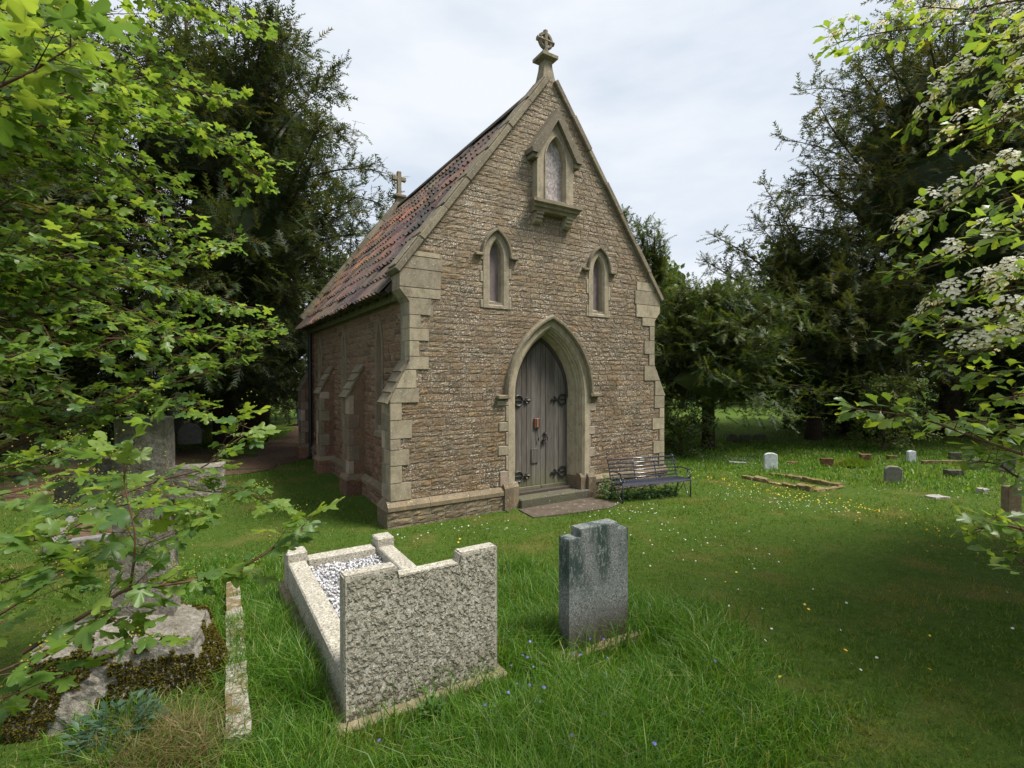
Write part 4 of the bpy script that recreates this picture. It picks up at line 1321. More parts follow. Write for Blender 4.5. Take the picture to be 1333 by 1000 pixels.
# lichened kerb beside the cross
ka, kb = gp(311, 985), gp(303, 772)
d = kb - ka; kl = Vector((d.x, d.y)).length
kt = thing('grave_kerb', 'narrow lichen-whitened stone kerb running beside the mossy boulder', 'kerb', (ka.x, ka.y, 0), math.atan2(d.y, d.x))
for i in range(4):
    x0, x1 = kl * i / 4, kl * (i + 1) / 4 - .012
    zg = float(ground_z(ka.x + d.x * (i + .5) / 4, ka.y + d.y * (i + .5) / 4))
    link('kerb_stone', rough_block(x0, x1, -.055, .055, zg - .12, zg + .11 + .01 * (i % 2), n=(7,), amp=.014, seed=30 + i), M['kerb_lichen'], kt)

# ================================================================== OTHER GRAVESTONES
def outline(shape, w, h):
    if shape == 'arch':
        return [(-w / 2, -.15), (w / 2, -.15), (w / 2, h - w * .22)] + [(w / 2 * math.cos(a), h - w * .22 + w * .22 * math.sin(a)) for a in [k * math.pi / 8 for k in range(1, 8)]] + [(-w / 2, h - w * .22)]
    if shape == 'round':
        return [(-w / 2, -.15), (w / 2, -.15)] + [(w / 2 * math.cos(a), h - w / 2 + w / 2 * math.sin(a)) for a in [k * math.pi / 10 for k in range(0, 11)]]
    if shape == 'cut':
        return [(-w / 2, -.15), (w / 2, -.15), (w / 2, h - .06), (w / 2 - .07, h), (-w / 2 + .07, h), (-w / 2, h - .06)]
    if shape == 'step':
        return [(-w / 2, -.15), (w / 2, -.15), (w / 2, h - .05), (w / 2 - .08, h - .05), (w / 2 - .08, h), (-w / 2, h)]
    return [(-w / 2, -.15), (w / 2, -.15), (w / 2, h), (-w / 2, h * .97)]
def gravestone(pos, w, h, t, shape, mat, rz, label, name='gravestone', tilt=0.0, group=None):
    v, f = extrude_poly(outline(shape, w, h), [], -t / 2, t / 2)
    me = fix_normals(pymesh(name, v, f))
    bm = bmesh.new(); bm.from_mesh(me)
    bmesh.ops.bevel(bm, geom=[e for e in bm.edges if e.calc_face_angle(0) > .6], offset=min(.012, t * .12), segments=1, affect='EDGES')
    bm.to_mesh(me); bm.free()
    o = link(name, me, mat)
    o.location = pos; o.rotation_euler = (tilt, tilt * .4, rz)
    return tag(o, label, 'gravestone', group or ('box tombs in the shade' if name == 'box_tomb' else 'gravestones in the churchyard'))
gravestone(gp(1003, 611), .31, .41, .08, 'arch', M['white_stone'], -.05, 'clean pale blue-white headstone with shallow arched top behind mossy kerbs')
gravestone(gp(1162, 629), .32, .37, .10, 'cut', M['grey_stone'], -.25, 'short grey headstone with cut corners alone in the bright lawn', tilt=.03)
gravestone(gp(1186, 601), .20, .30, .10, 'arch', M['white_stone'], -.05, 'small bright white headstone turned sideways beside a grassy kerb')
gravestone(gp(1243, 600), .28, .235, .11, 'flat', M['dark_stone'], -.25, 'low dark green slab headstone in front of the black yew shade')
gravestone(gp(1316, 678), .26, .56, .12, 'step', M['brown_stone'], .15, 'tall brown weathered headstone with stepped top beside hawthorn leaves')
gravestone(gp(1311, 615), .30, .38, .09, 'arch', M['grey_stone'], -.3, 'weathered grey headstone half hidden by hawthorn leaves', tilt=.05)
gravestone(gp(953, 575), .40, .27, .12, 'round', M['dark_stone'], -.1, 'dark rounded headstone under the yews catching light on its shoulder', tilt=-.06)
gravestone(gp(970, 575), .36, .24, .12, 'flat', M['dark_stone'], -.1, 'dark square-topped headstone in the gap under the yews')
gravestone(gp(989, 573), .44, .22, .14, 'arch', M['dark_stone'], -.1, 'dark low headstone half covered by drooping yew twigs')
def low_stone(pos, sx, sy, sz, mat, rz, label, seed, name='stone_stub', cat='stone'):
    o = link(name, rough_block(-sx / 2, sx / 2, -sy / 2, sy / 2, -.08, sz, n=(6,), amp=.025, seed=seed), mat)
    o.location = pos; o.rotation_euler = (0, 0, rz)
    return tag(o, label, cat, 'low broken stones in the lawn')
low_stone(gp(1076, 607), .27, .16, .20, M['red_stone'], -.3, 'rusty stone stub with white lichen beside a grassy mound', 40)
low_stone(gp(1126, 600), .24, .16, .18, M['red_stone'], -.2, 'rusty stone stub in front of the pale green shrub', 41)
low_stone(gp(1161, 598), .22, .14, .10, M['moss_kerb'], -.2, 'low brown stone lump left of the small white headstone', 42)
low_stone(gp(1241, 620), .30, .20, .14, M['dark_stone'], -.2, 'low dark block of stone lying in the bright lawn', 43)
low_stone(gp(1220, 648), .34, .22, .035, M['pale_old'], .2, 'flat pale broken slab lying in the grass', 44)
low_stone(gp(1280, 642), .16, .14, .09, M['pale_old'], .2, 'small pale loose stone beside a patch of longer grass', 45)
low_stone(gp(960, 604), .40, .16, .05, M['pale_old'], -.4, 'pale fallen slab among bluebells', 46)
low_stone(gp(1033, 603), .30, .18, .04, M['red_stone'], .3, 'flat rusty stone behind the clean white headstone', 47)
K0, K1, K2, K3 = Vector((5.25, 11.45)), Vector((6.02, 10.05)), Vector((6.82, 10.42)), Vector((6.05, 11.75))
ks = thing('ruined_kerb', 'collapsed mossy brown grave kerb among buttercups', 'kerb', (K0.x, K0.y, 0), 0)
rk = random.Random(5)
for a, b, n in ((K0, K1, 5), (K1, K2, 3), (K3, K2, 4)):
    for i in range(n):
        p, q = a.lerp(b, (i + .04) / n), a.lerp(b, (i + .96) / n)
        L = (q - p).length; zz = rk.uniform(.02, .085) + (.05 if i == n - 1 and b == K1 else 0)
        o = link('kerb_stone', rough_block(-L / 2, L / 2, -.075, .075, -.1, zz, n=(7,), amp=.04, seed=50 + i + int(L * 100)), M['moss_kerb'], ks)
        m = (p + q) / 2 - K0
        o.location = (m.x, m.y, float(ground_z((p.x + q.x) / 2, (p.y + q.y) / 2))); o.rotation_euler = (0, rk.uniform(-.05, .05), math.atan2((q - p).y, (q - p).x) + rk.uniform(-.06, .06))
a = gp(1200, 604)
ks2 = thing('grave_kerb', 'low stone kerb with dry grass right of the small white headstone', 'kerb', (a.x, a.y, a.z), 0)
for i in range(3):
    link('kerb_stone', rough_block(.0 + i * .5, .48 + i * .5, -.06, .06, -.1, .09, n=(5,), amp=.02, seed=60 + i), M['moss_kerb'], ks2)

# left, in the shade of the yews
def cross_stone(pos, h, w, t, mat, rz, label, ring=False):
    c = thing('stone_cross', label, 'gravestone', pos, rz, 'stone crosses in the shade')
    mb = MB(); mb.box(-w * .11, w * .11, -t / 2, t / 2, 0, h, .012); mb.build('shaft', mat, c)
    for s in (-1, 1):
        mb = MB(); mb.box(*sorted((s * w * .112, s * w * .5)), -t / 2, t / 2, h * .66, h * .66 + w * .22, .012); mb.build('arm', mat, c)
    if ring:
        mb = MB(); zc = h * .66 + w * .11; rr = w * .36
        mb.tube([(rr * math.cos(k * math.pi / 10), 0, zc + rr * math.sin(k * math.pi / 10)) for k in range(21)], t * .42, 6); mb.build('ring', mat, c)
    mb = MB(); mb.box(-w * .42, w * .42, -w * .28, w * .28, -.2, .16, .015); mb.build('base', mat, c)
    mb = MB(); mb.box(-w * .28, w * .28, -w * .19, w * .19, .162, .32, .015); mb.build('base', mat, c)
    return c
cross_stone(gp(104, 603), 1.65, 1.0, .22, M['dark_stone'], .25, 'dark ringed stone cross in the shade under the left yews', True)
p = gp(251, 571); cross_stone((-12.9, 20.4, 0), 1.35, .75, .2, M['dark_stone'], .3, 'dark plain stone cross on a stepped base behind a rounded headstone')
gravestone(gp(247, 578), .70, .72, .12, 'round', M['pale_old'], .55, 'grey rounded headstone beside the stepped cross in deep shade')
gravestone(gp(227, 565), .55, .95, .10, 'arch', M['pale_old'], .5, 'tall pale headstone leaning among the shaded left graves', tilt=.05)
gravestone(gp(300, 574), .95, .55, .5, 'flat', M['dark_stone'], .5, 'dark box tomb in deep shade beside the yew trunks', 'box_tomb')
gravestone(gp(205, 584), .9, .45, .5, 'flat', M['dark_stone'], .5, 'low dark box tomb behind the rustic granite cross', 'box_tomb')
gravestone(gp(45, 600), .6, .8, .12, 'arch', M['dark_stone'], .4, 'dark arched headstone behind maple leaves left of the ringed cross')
a = gp(70, 722)
kk = thing('grave_kerb', 'blue-grey kerbed grave bed with small flowers behind the granite cross', 'kerb', (a.x, a.y, a.z), YAW)
for nm, q in (('kerb_stone', (-.1, 1.0, -.06, .06)), ('kerb_stone', (-.1, .02, .062, 1.9)), ('kerb_stone', (.88, 1.0, .062, 1.9)), ('kerb_stone', (.022, .878, 1.78, 1.9))):
    v, f = block(*q, -.2, .17, .012); link(nm, fix_normals(pymesh(nm, v, f)), M['slate_old'], kk)
mb = MB(); mb.box(.03, .87, .07, 1.77, -.2, .06); mb.build('soil', M['path'], kk)
# blue bin by the far path
b = thing('wheeled_bin', 'small blue wheeled bin far down the path beside the chapel corner', 'bin', (-9.75, 23.6, 0), .3)
mb = MB(); v = [(a * k, c * k, z) for z, k in ((.06, .24), (.92, .30)) for a, c in ((-1, -1), (1, -1), (1, 1), (-1, 1))]
mb.add(v, [(3, 2, 1, 0), (4, 5, 6, 7)] + [(k, (k + 1) % 4, (k + 1) % 4 + 4, k + 4) for k in range(4)]); mb.build('body', M['blue_bin'], b)
mb = MB(); mb.box(-.32, .32, -.34, .32, .925, .985, .02); mb.build('lid', M['blue_bin'], b)
for s in (-1, 1):
    mb = MB(); mb.tube([(s * .24, .24, .1), (s * .30, .24, .1)], .1, 10); mb.build('wheel', M['pipe'], b)

# ================================================================== TREES
def frame_from(dirs, rg, up=None):
    """rotation matrices whose x column follows dirs (n,3); roll random or kept flat"""
    d = dirs / np.linalg.norm(dirs, axis=1)[:, None]
    u = rg.normal(size=d.shape) if up is None else up + rg.normal(size=d.shape) * .25
    b = np.cross(u, d); b /= np.linalg.norm(b, axis=1)[:, None] + 1e-9
    c = np.cross(d, b)
    return np.stack([d, b, c], 2)
def spray_template(n=9, wid=.05, seed=1):
    """flat feathery evergreen spray, one unit long"""
    rg = np.random.default_rng(seed); v, t = [], []
    for i in range(n):
        x = .08 + .86 * i / (n - 1)
        for s in (-1, 1):
            L = (.34 * (1 - .65 * x) + .06) * rg.uniform(.75, 1.2); a = R(48 + rg.uniform(-14, 14)); z = rg.uniform(-.07, .05)
            b = len(v)
            v += [(x - wid, 0, 0), (x + wid, 0, .0), (x + L * math.cos(a), s * L * math.sin(a), z)]
            t.append((b, b + 1, b + 2))
    b = len(v); v += [(0, -.012, 0), (0, .012, 0), (1, 0, .0)]; t.append((b, b + 1, b + 2))
    b = len(v); v += [(.85, -.05, 0), (.85, .05, 0), (1.08, 0, -.03)]; t.append((b, b + 1, b + 2))
    return np.array(v), np.array(t)
SPRAY = spray_template(6, .062)
LEAFT = (np.array([(0, 0, 0), (.5, -.32, .04), (1, 0, -.05), (.5, .32, .04)]), np.array([(0, 1, 2), (0, 2, 3)]))
def leafcluster(n=7, seed=2):
    rg = np.random.default_rng(seed); V, T = [], []
    for i in range(n):
        Mx = frame_from(rg.normal(size=(1, 3)) + np.array([[.6, 0, 0]]), rg)[0] * rg.uniform(.28, .45)
        V.append(LEAFT[0] @ Mx.T + rg.uniform(-.35, .35, 3) + np.array([.3, 0, 0])); T.append(LEAFT[1] + 4 * i)
    return np.concatenate(V), np.concatenate(T)
CLUSTER = leafcluster()
def tree(name, label, base, H_, RAD, seed, mat, n_limb, n_sub, n_spray, spray, template=SPRAY, prof=None, z_lo=.12, droop=.35, extra=(), bark='yew_bark', trunk_r=.3, group=None, cat='tree', up=.45, stems=1, lean=(0, 0), fill=0, core=0):
    rg = np.random.default_rng(seed)
    o = thing(name, label, cat, base, 0, group)
    tb = MB()
    tops = []
    for k in range(stems):
        a = 2 * math.pi * k / max(stems, 1) + seed
        off = Vector((math.cos(a), math.sin(a), 0)) * (trunk_r * 1.3 if stems > 1 else 0)
        pts = [Vector((off.x * (1 + 2.5 * t) + lean[0] * t + .12 * math.sin(t * 7 + k) * H_ * .05, off.y * (1 + 2.5 * t) + lean[1] * t, -.2 + t * (H_ * .9 + .2))) for t in np.linspace(0, 1, 8)]
        rr = [trunk_r * (1.25 if i == 0 else 1) * (1 - .92 * t) + .02 for i, t in enumerate(np.linspace(0, 1, 8))]
        tb.tube(pts, rr, 9)
        tops.append(pts)
    tb.build('trunk', M[bark], o, None, True)
    if prof is None: prof = lambda h: math.sin(min(1, h * 1.05 + .18) * math.pi) ** .7
    lb = MB(); SP_, SD_, SS_ = [], [], []
    specs = []
    for i in range(n_limb):
        h = z_lo + (1 - z_lo) * ((i + rg.random()) / n_limb) ** .9
        az = i * 2.399963 + rg.uniform(-.4, .4)
        L = RAD * prof(h) * rg.uniform(.72, 1.12) + .3
        st = Vector((lean[0] * h * .8, lean[1] * h * .8, H_ * max(h * .82 - .02, .04)))
        en = st + Vector((math.cos(az) * L, math.sin(az) * L, L * (up * rg.uniform(.4, 1.2) * min(1, .1 + h * 2)) + (H_ * .16 * h)))
        en.z = min(en.z, H_ * 1.02)
        specs.append((st, en, L))
    for e in extra:
        en = Vector(e) - Vector(base); st = Vector((lean[0] * .4, lean[1] * .4, max(en.z * .62, .8)))
        specs.append((st, en, (en - st).length))
    for st, en, L in specs:
        mid = st.lerp(en, .55) + Vector((L * .10 * math.sin(L * 9), L * .10 * math.cos(L * 13), L * .10))
        isx = any((Vector(e) - Vector(base) - en).length < 1e-6 for e in extra)
        tip = en if isx else en - Vector((0, 0, L * droop * rg.uniform(.3, .9)))
        P = []
        for t in np.linspace(0, 1, 9):
            P.append(st * (1 - t) ** 2 + mid * 2 * t * (1 - t) + tip * t * t)
        rb = max(.015, trunk_r * .17 * L / RAD)
        lb.tube(P, [rb * (1 - .88 * t) + .004 for t in np.linspace(0, 1, 9)], 4, False)
        d = (tip - st); d.normalize()
        ns = max(4, int(n_sub * L / RAD * (2.0 if isx else 1)))
        for k in range(ns):
            t = .12 + .88 * (k + rg.random()) / ns
            p = st * (1 - t) ** 2 + mid * 2 * t * (1 - t) + tip * t * t
            sd = np.array(d) * .55 + rg.normal(size=3) * np.array([.75, .75, .42]) + np.array([0, 0, .10])
            sd /= np.linalg.norm(sd)
            sl = RAD * .26 * (1.15 - .55 * t) * rg.uniform(.6, 1.25) * (.46 if isx else 1)
            q = np.array(p)
            lb.tube([q, q + sd * sl * .55 - np.array([0, 0, .03 * sl]), q + sd * sl - np.array([0, 0, .12 * sl])], [.012, .008, .003], 3, False)
            m = max(3, int(n_spray * 1.35 * sl / (RAD * .26)))
            tt = rg.uniform(.05, 1, m)
            pos = q + sd * (sl * tt)[:, None] - np.array([0, 0, 1]) * (.12 * sl * tt ** 2)[:, None]
            dd = sd * .8 + rg.normal(size=(m, 3)) * .62 + np.array([0, 0, -.12])
            SP_.append(pos + rg.normal(size=(m, 3)) * .05); SD_.append(dd); SS_.append(spray * rg.uniform(.6, 1.3, m))
    lb.build('limbs', M[bark], o)
    if core:
        cb = MB()
        for i in range(core):
            h = z_lo + .05 + (.80 - z_lo) * (i + .5) / core; az = i * 2.4 + seed
            q = RAD * prof(h) * .37
            bm = bmesh.new(); bmesh.ops.create_icosphere(bm, subdivisions=2, radius=1.0)
            cc = Vector((math.cos(az) * q * .55 + lean[0] * h, math.sin(az) * q * .55 + lean[1] * h, H_ * (.05 + .9 * h)))
            vv = []
            for w in bm.verts:
                k_ = 1 + .42 * mnoise.noise(w.co * 2.1 + cc) + .30 * mnoise.noise(w.co * 6.3 + cc)
                vv.append(cc + Vector((w.co.x * q * k_, w.co.y * q * k_, w.co.z * max(H_ * .55 / core, q * .55) * k_)))
            for rep_ in range(3):
                cv = np.array([tuple(x) for x in vv]); dv = cv - np.array(cc); dv /= np.linalg.norm(dv, axis=1)[:, None]
                SP_.append(cv + rg.normal(size=cv.shape) * .16 * (RAD / 5)); SD_.append(dv * .55 + rg.normal(size=cv.shape) * .6 + np.array([0, 0, -.25])); SS_.append(spray * rg.uniform(1.1, 2.0, len(cv)))
            cb.add(vv, [tuple(x.index for x in f_.verts) for f_ in bm.faces], .02); bm.free()
        cb.build('inner_foliage', M[mat], o, 'stuff')
    for i in range(fill):                                # layered masses of foliage inside the envelope
        h = z_lo * .8 + (.97 - z_lo * .8) * rg.random() ** 1.15; az = rg.uniform(0, 2 * math.pi)
        rr = RAD * prof(h) * (.40 + .52 * math.sqrt(rg.random()))
        c = np.array([math.cos(az) * rr + lean[0] * h, math.sin(az) * rr + lean[1] * h, H_ * (.04 + .92 * h) - rr * .10])
        m = 26; q = rg.normal(size=(m, 3)) * np.array([.55, .55, .28]) * (RAD / 5) * 1.1
        q[:, 2] -= .22 * (q[:, 0] ** 2 + q[:, 1] ** 2)
        out = np.array([math.cos(az), math.sin(az), -.15])
        SP_.append(c + q); SD_.append(out * .7 + rg.normal(size=(m, 3)) * .6); SS_.append(spray * rg.uniform(.7, 1.35, m))
    T = np.concatenate(SP_); D = np.concatenate(SD_); S = np.concatenate(SS_)
    keep = T[:, 2] > .12
    T, D, S = T[keep], D[keep], S[keep]
    Mx = frame_from(D, rg, np.array([0, 0, 1.0])) * S[:, None, None]
    cl = np.clip(rg.random(len(T)) * .55 + .45 * rg.random(len(T)), 0, 1)
    link('crown', tri_mesh('crown', *scatter(*template, Mx, T, cl)), M[mat], o)
    return o, len(T) * len(template[1])
tris = 0
yprof = lambda h: min(1.0, .55 + 1.2 * h) * (1 - max(0, h - .45) ** 1.5 * 1.9)
def yew(*a, **k):
    global tris
    o, n = tree(*a, **k); tris += n
    g = {'yew_tree': 'yews round the churchyard', 'lime_tree': 'unseen leafy trees beside the lawn', 'shrub': 'shrubs by the yews', 'laurel_shrub': 'laurels in the left shade'}.get(a[0])
    if g: o['group'] = g
    return o
G0 = lambda x, y: (x, y, float(ground_z(x, y)))
yew('yew_tree', 'huge dark yew overhanging the rear of the chapel roof, thick split trunk', G0(-9.4, 17.4), 15.5, 5.0, 101, 'yew', 100, 18, 10, .44, prof=yprof, z_lo=.13, fill=200, core=7, trunk_r=.34, stems=2, droop=.6,
    extra=[at(462, 258, 13.6), at(456, 275, 13.4), at(418, 160, 14.0), at(412, 200, 13.8), at(415, 300, 13.0), at(395, 372, 12.6), at(372, 45, 15.0), at(355, 10, 15.2), at(425, 325, 13.2), at(375, 440, 12.8), at(345, 470, 13), at(310, 480, 13), at(270, 485, 13)])
yew('yew_tree', 'broad dark yew behind the maple leaves beside the shaded left graves', G0(-15.5, 15.0), 15.5, 6.0, 102, 'yew', 70, 13, 9, .58, prof=yprof, z_lo=.11, fill=120, core=6, trunk_r=.4, droop=.6)
yew('yew_tree', 'tall black-green yew with ragged top above the hawthorn blossom', G0(17.0, 19.6), 17.5, 6.2, 103, 'yew', 90, 15, 9, .45, fill=230, core=8, prof=lambda h: min(1.0, .6 + 1.1 * h) * (1 - max(0, h - .5) ** 1.5 * 1.7), z_lo=.22, trunk_r=.35, droop=.4,
    extra=[at(1112, 85, 17.5), at(1068, 140, 17.2), at(1070, 205, 17.0), at(1050, 215, 17.2), at(1135, 60, 17.8), at(1090, 170, 17.0), at(1090, 260, 17), at(1160, 40, 18), at(1200, 20, 18), at(1075, 300, 17), at(1110, 130, 17.5)])
yew('yew_tree', 'spreading dark yew with spiky upright shoots beside the tall yew', G0(11.0, 18.4), 7.4, 3.5, 104, 'yew', 60, 14, 9, .42, prof=yprof, z_lo=.26, fill=90, core=5, trunk_r=.25, droop=.4,
    extra=[at(996, 245, 17.0), at(985, 290, 17.0), at(925, 305, 17.2), at(918, 340, 17.0), at(1012, 275, 17), at(965, 340, 17), at(1025, 320, 17)])
yew('yew_tree', 'golden green yew with two trunks right behind the chapel wall', G0(6.25, 16.1), 5.3, 2.9, 105, 'yew_gold', 64, 14, 10, .34, fill=90, core=5, prof=yprof, z_lo=.30, trunk_r=.16, droop=.35, stems=2,
    extra=[at(880, 385, 16.0), at(905, 395, 16.0), at(935, 420, 15.5), at(870, 430, 15.2)])
yew('conifer_tree', 'tall slender evergreen showing above the right gable slope', G0(6.3, 22.5), 9.4, 1.5, 106, 'yew_gold', 60, 12, 10, .36, prof=lambda h: max(.10, 1.05 - h), z_lo=.1, trunk_r=.25, up=.7,
    extra=[at(812, 275, 22), at(828, 292, 22), at(862, 335, 22)])
yew('yew_tree', 'low shaggy dark yew reaching the ground beneath the tall yew', G0(13.6, 20.4), 5.4, 3.1, 107, 'yew', 40, 11, 8, .55, fill=50, core=4, prof=yprof, z_lo=.03, trunk_r=.25)
yew('yew_tree', 'dark yew in deep shade right of the tall yew', G0(20.5, 20.0), 10.5, 5.2, 108, 'yew', 36, 11, 8, .8, fill=60, core=4, prof=yprof, z_lo=.03, trunk_r=.35)
yew('shrub', 'pale green leafy shrub in front of the dark yews', G0(11.5, 15.6), 2.2, .9, 109, 'shrub', 26, 7, 6, .20, CLUSTER, prof=lambda h: 1.0 - .55 * h, z_lo=.04, trunk_r=.05, bark='bark', cat='shrub', up=.9, droop=.1)
yew('shrub', 'small bright shrub at the chapel corner behind the bench', G0(4.9, 14.6), 1.2, .8, 110, 'broadleaf', 18, 6, 5, .2, CLUSTER, prof=lambda h: 1.0 - .5 * h, z_lo=.04, trunk_r=.05, bark='bark', cat='shrub', up=.7, droop=.1)
yew('yew_tree', 'low dark yew closing the shade behind the left box tombs', G0(-13.6, 24.5), 8.0, 4.4, 111, 'yew', 36, 10, 7, .7, fill=60, core=4, prof=yprof, z_lo=.10, trunk_r=.3, droop=.6)
yew('yew_tree', 'dark yew behind the ringed stone cross', G0(-19.5, 18.0), 10.0, 5.2, 112, 'yew', 36, 10, 7, .8, fill=60, core=4, prof=yprof, z_lo=.08, trunk_r=.35, droop=.6)
yew('laurel_shrub', 'dark laurel bush behind the ringed stone cross', G0(-13.2, 15.2), 3.0, 2.2, 115, 'broadleaf', 26, 8, 6, .34, CLUSTER, prof=lambda h: 1.0 - .4 * h, z_lo=.03, trunk_r=.06, bark='bark', cat='shrub', up=.7, droop=.15, fill=30)  # foliage behind the cross, added as laurels to darken the lit gap
yew('laurel_shrub', 'dark laurel bush left of the ringed stone cross', G0(-16.0, 12.6), 3.2, 2.4, 116, 'broadleaf', 26, 8, 6, .34, CLUSTER, prof=lambda h: 1.0 - .4 * h, z_lo=.03, trunk_r=.06, bark='bark', cat='shrub', up=.7, droop=.15, fill=30)
# unseen trees left and right of the view, placed for their shade
yew('yew_tree', 'dark yew left of the maple shading the grass behind the cross', G0(-12.6, 8.2), 9.0, 3.9, 119, 'yew', 28, 9, 6, .85, prof=yprof, z_lo=.12, trunk_r=.3, droop=.5, fill=50, core=4)  # occluder out of view, added to darken the left lawn
yew('lime_tree', 'leafy tree right of the lawn shading the near grass', G0(9.4, 3.0), 11.0, 3.7, 113, 'broadleaf', 36, 9, 8, .95, CLUSTER, fill=110, prof=lambda h: math.sin(min(1, h * .9 + .2) * math.pi) ** .6, z_lo=.22, trunk_r=.2, bark='bark')
yew('lime_tree', 'leafy tree beside the hawthorn shading the corner of the lawn', G0(8.2, -.4), 9.5, 3.3, 118, 'broadleaf', 28, 9, 7, .85, CLUSTER, fill=60, prof=lambda h: math.sin(min(1, h * .9 + .2) * math.pi) ** .6, z_lo=.2, trunk_r=.2, bark='bark')
yew('lime_tree', 'leafy tree standing apart behind the viewpoint', G0(7.6, -2.6), 8.5, 3.4, 114, 'broadleaf', 30, 9, 7, .8, CLUSTER, fill=40, prof=lambda h: math.sin(min(1, h * .9 + .2) * math.pi) ** .6, z_lo=.22, trunk_r=.2, bark='bark')
# trees closing the view beyond the churchyard
far = [(-34, 38, 12, 6), (-24, 44, 14, 6.5), (-15, 42, 13, 6), (-5, 46, 13, 6), (4, 44, 11, 5.5), (13, 42, 12, 6), (22, 40, 13, 6.5), (31, 36, 13, 6.5), (40, 32, 14, 7), (-42, 30, 14, 7), (-27, 25, 13, 6), (29, 25, 12, 6)]
FARL = ['broadleaf tree far behind the ringed stone cross', 'broadleaf tree far behind the stepped plain cross', 'broadleaf tree far behind the dark box tomb', 'broadleaf tree directly beyond the far end of the path',
        'broadleaf tree hidden mostly by the chapel roof', 'broadleaf tree seen under the golden green yew', 'broadleaf tree seen between the golden yew and the spreading yew', 'broadleaf tree glimpsed behind the pale green shrub',
        'broadleaf tree far behind the hawthorn blossom', 'broadleaf tree far behind the maple leaves', 'nearer broadleaf tree left of the huge split-trunk yew', 'nearer broadleaf tree right of the tall ragged yew']
for i, (x, y, h, r) in enumerate(far):
    _, n = tree('broadleaf_tree', FARL[i], G0(x, y), h, r, 200 + i, 'broadleaf', 26, 7, 5, 1.3, CLUSTER, prof=lambda h: math.sin(min(1, h * .9 + .2) * math.pi) ** .6, z_lo=.05, trunk_r=.3, bark='bark', group='trees beyond the churchyard')
    tris += n

# ================================================================== MAPLE (left) AND HAWTHORN (right)
def maple_leaf(seed=0):
    lr = random.Random(seed)
    w1, w2, cv = lr.uniform(.7, 1.4), lr.uniform(3, 8), lr.uniform(-.05, .28)
    half = [(.0, .015), (.03, .14), (.02, .30), (.09, .36), (.17, .30), (.26, .27), (.33, .42), (.44, .50), (.53, .47), (.55, .36), (.50, .25), (.56, .155), (.70, .20), (.80, .215), (.86, .15), (.97, .09)]
    pts = [(x, -y) for x, y in half] + [(1.0, 0)] + [(x, y) for x, y in reversed(half)]
    v = [(.36, 0, 0)] + [(x, y, -.24 * w1 * abs(y) * (1 if abs(y) > .2 else .4) + .07 * math.sin(x * w2 + y * 5 + seed) - cv * x * x + lr.uniform(-.02, .02)) for x, y in pts]
    n = len(pts)
    return np.array(v), np.array([(0, 1 + k, 1 + (k + 1) % n) for k in range(n)])
def haw_leaf(seed=0):
    lr = random.Random(seed)
    cu, fo = lr.uniform(-.1, .3), lr.uniform(.0, .35)
    pts = [(0, -.02), (.22, -.07), (.44, -.20), (.55, -.29), (.66, -.27), (.70, -.19), (.84, -.21), (.91, -.13), (.98, -.07), (1, 0), (.98, .07), (.91, .13), (.84, .21), (.70, .19), (.66, .27), (.55, .29), (.44, .20), (.22, .07), (0, .02)]
    v = [(.45, 0, .0)] + [(x, y * lr.uniform(.85, 1.1), fo * abs(y) - cu * x * x) for x, y in pts]
    n = len(pts)
    return np.array(v), np.array([(0, 1 + k, 1 + (k + 1) % n) for k in range(n)])
MLS, HLS = [maple_leaf(k) for k in range(5)], [haw_leaf(k) for k in range(4)]
ML = MLS[0]
def curve(P, n):
    P = [Vector(p) for p in P]; out = []
    for i in range(n):
        t = i / (n - 1) * (len(P) - 1); k = min(int(t), len(P) - 2); f = t - k
        p0, p1, p2, p3 = P[max(k - 1, 0)], P[k], P[k + 1], P[min(k + 2, len(P) - 1)]
        out.append(.5 * ((2 * p1) + (p2 - p0) * f + (2 * p0 - 5 * p1 + 4 * p2 - p3) * f * f + (3 * p1 - p0 - 3 * p2 + p3) * f ** 3))
    return out
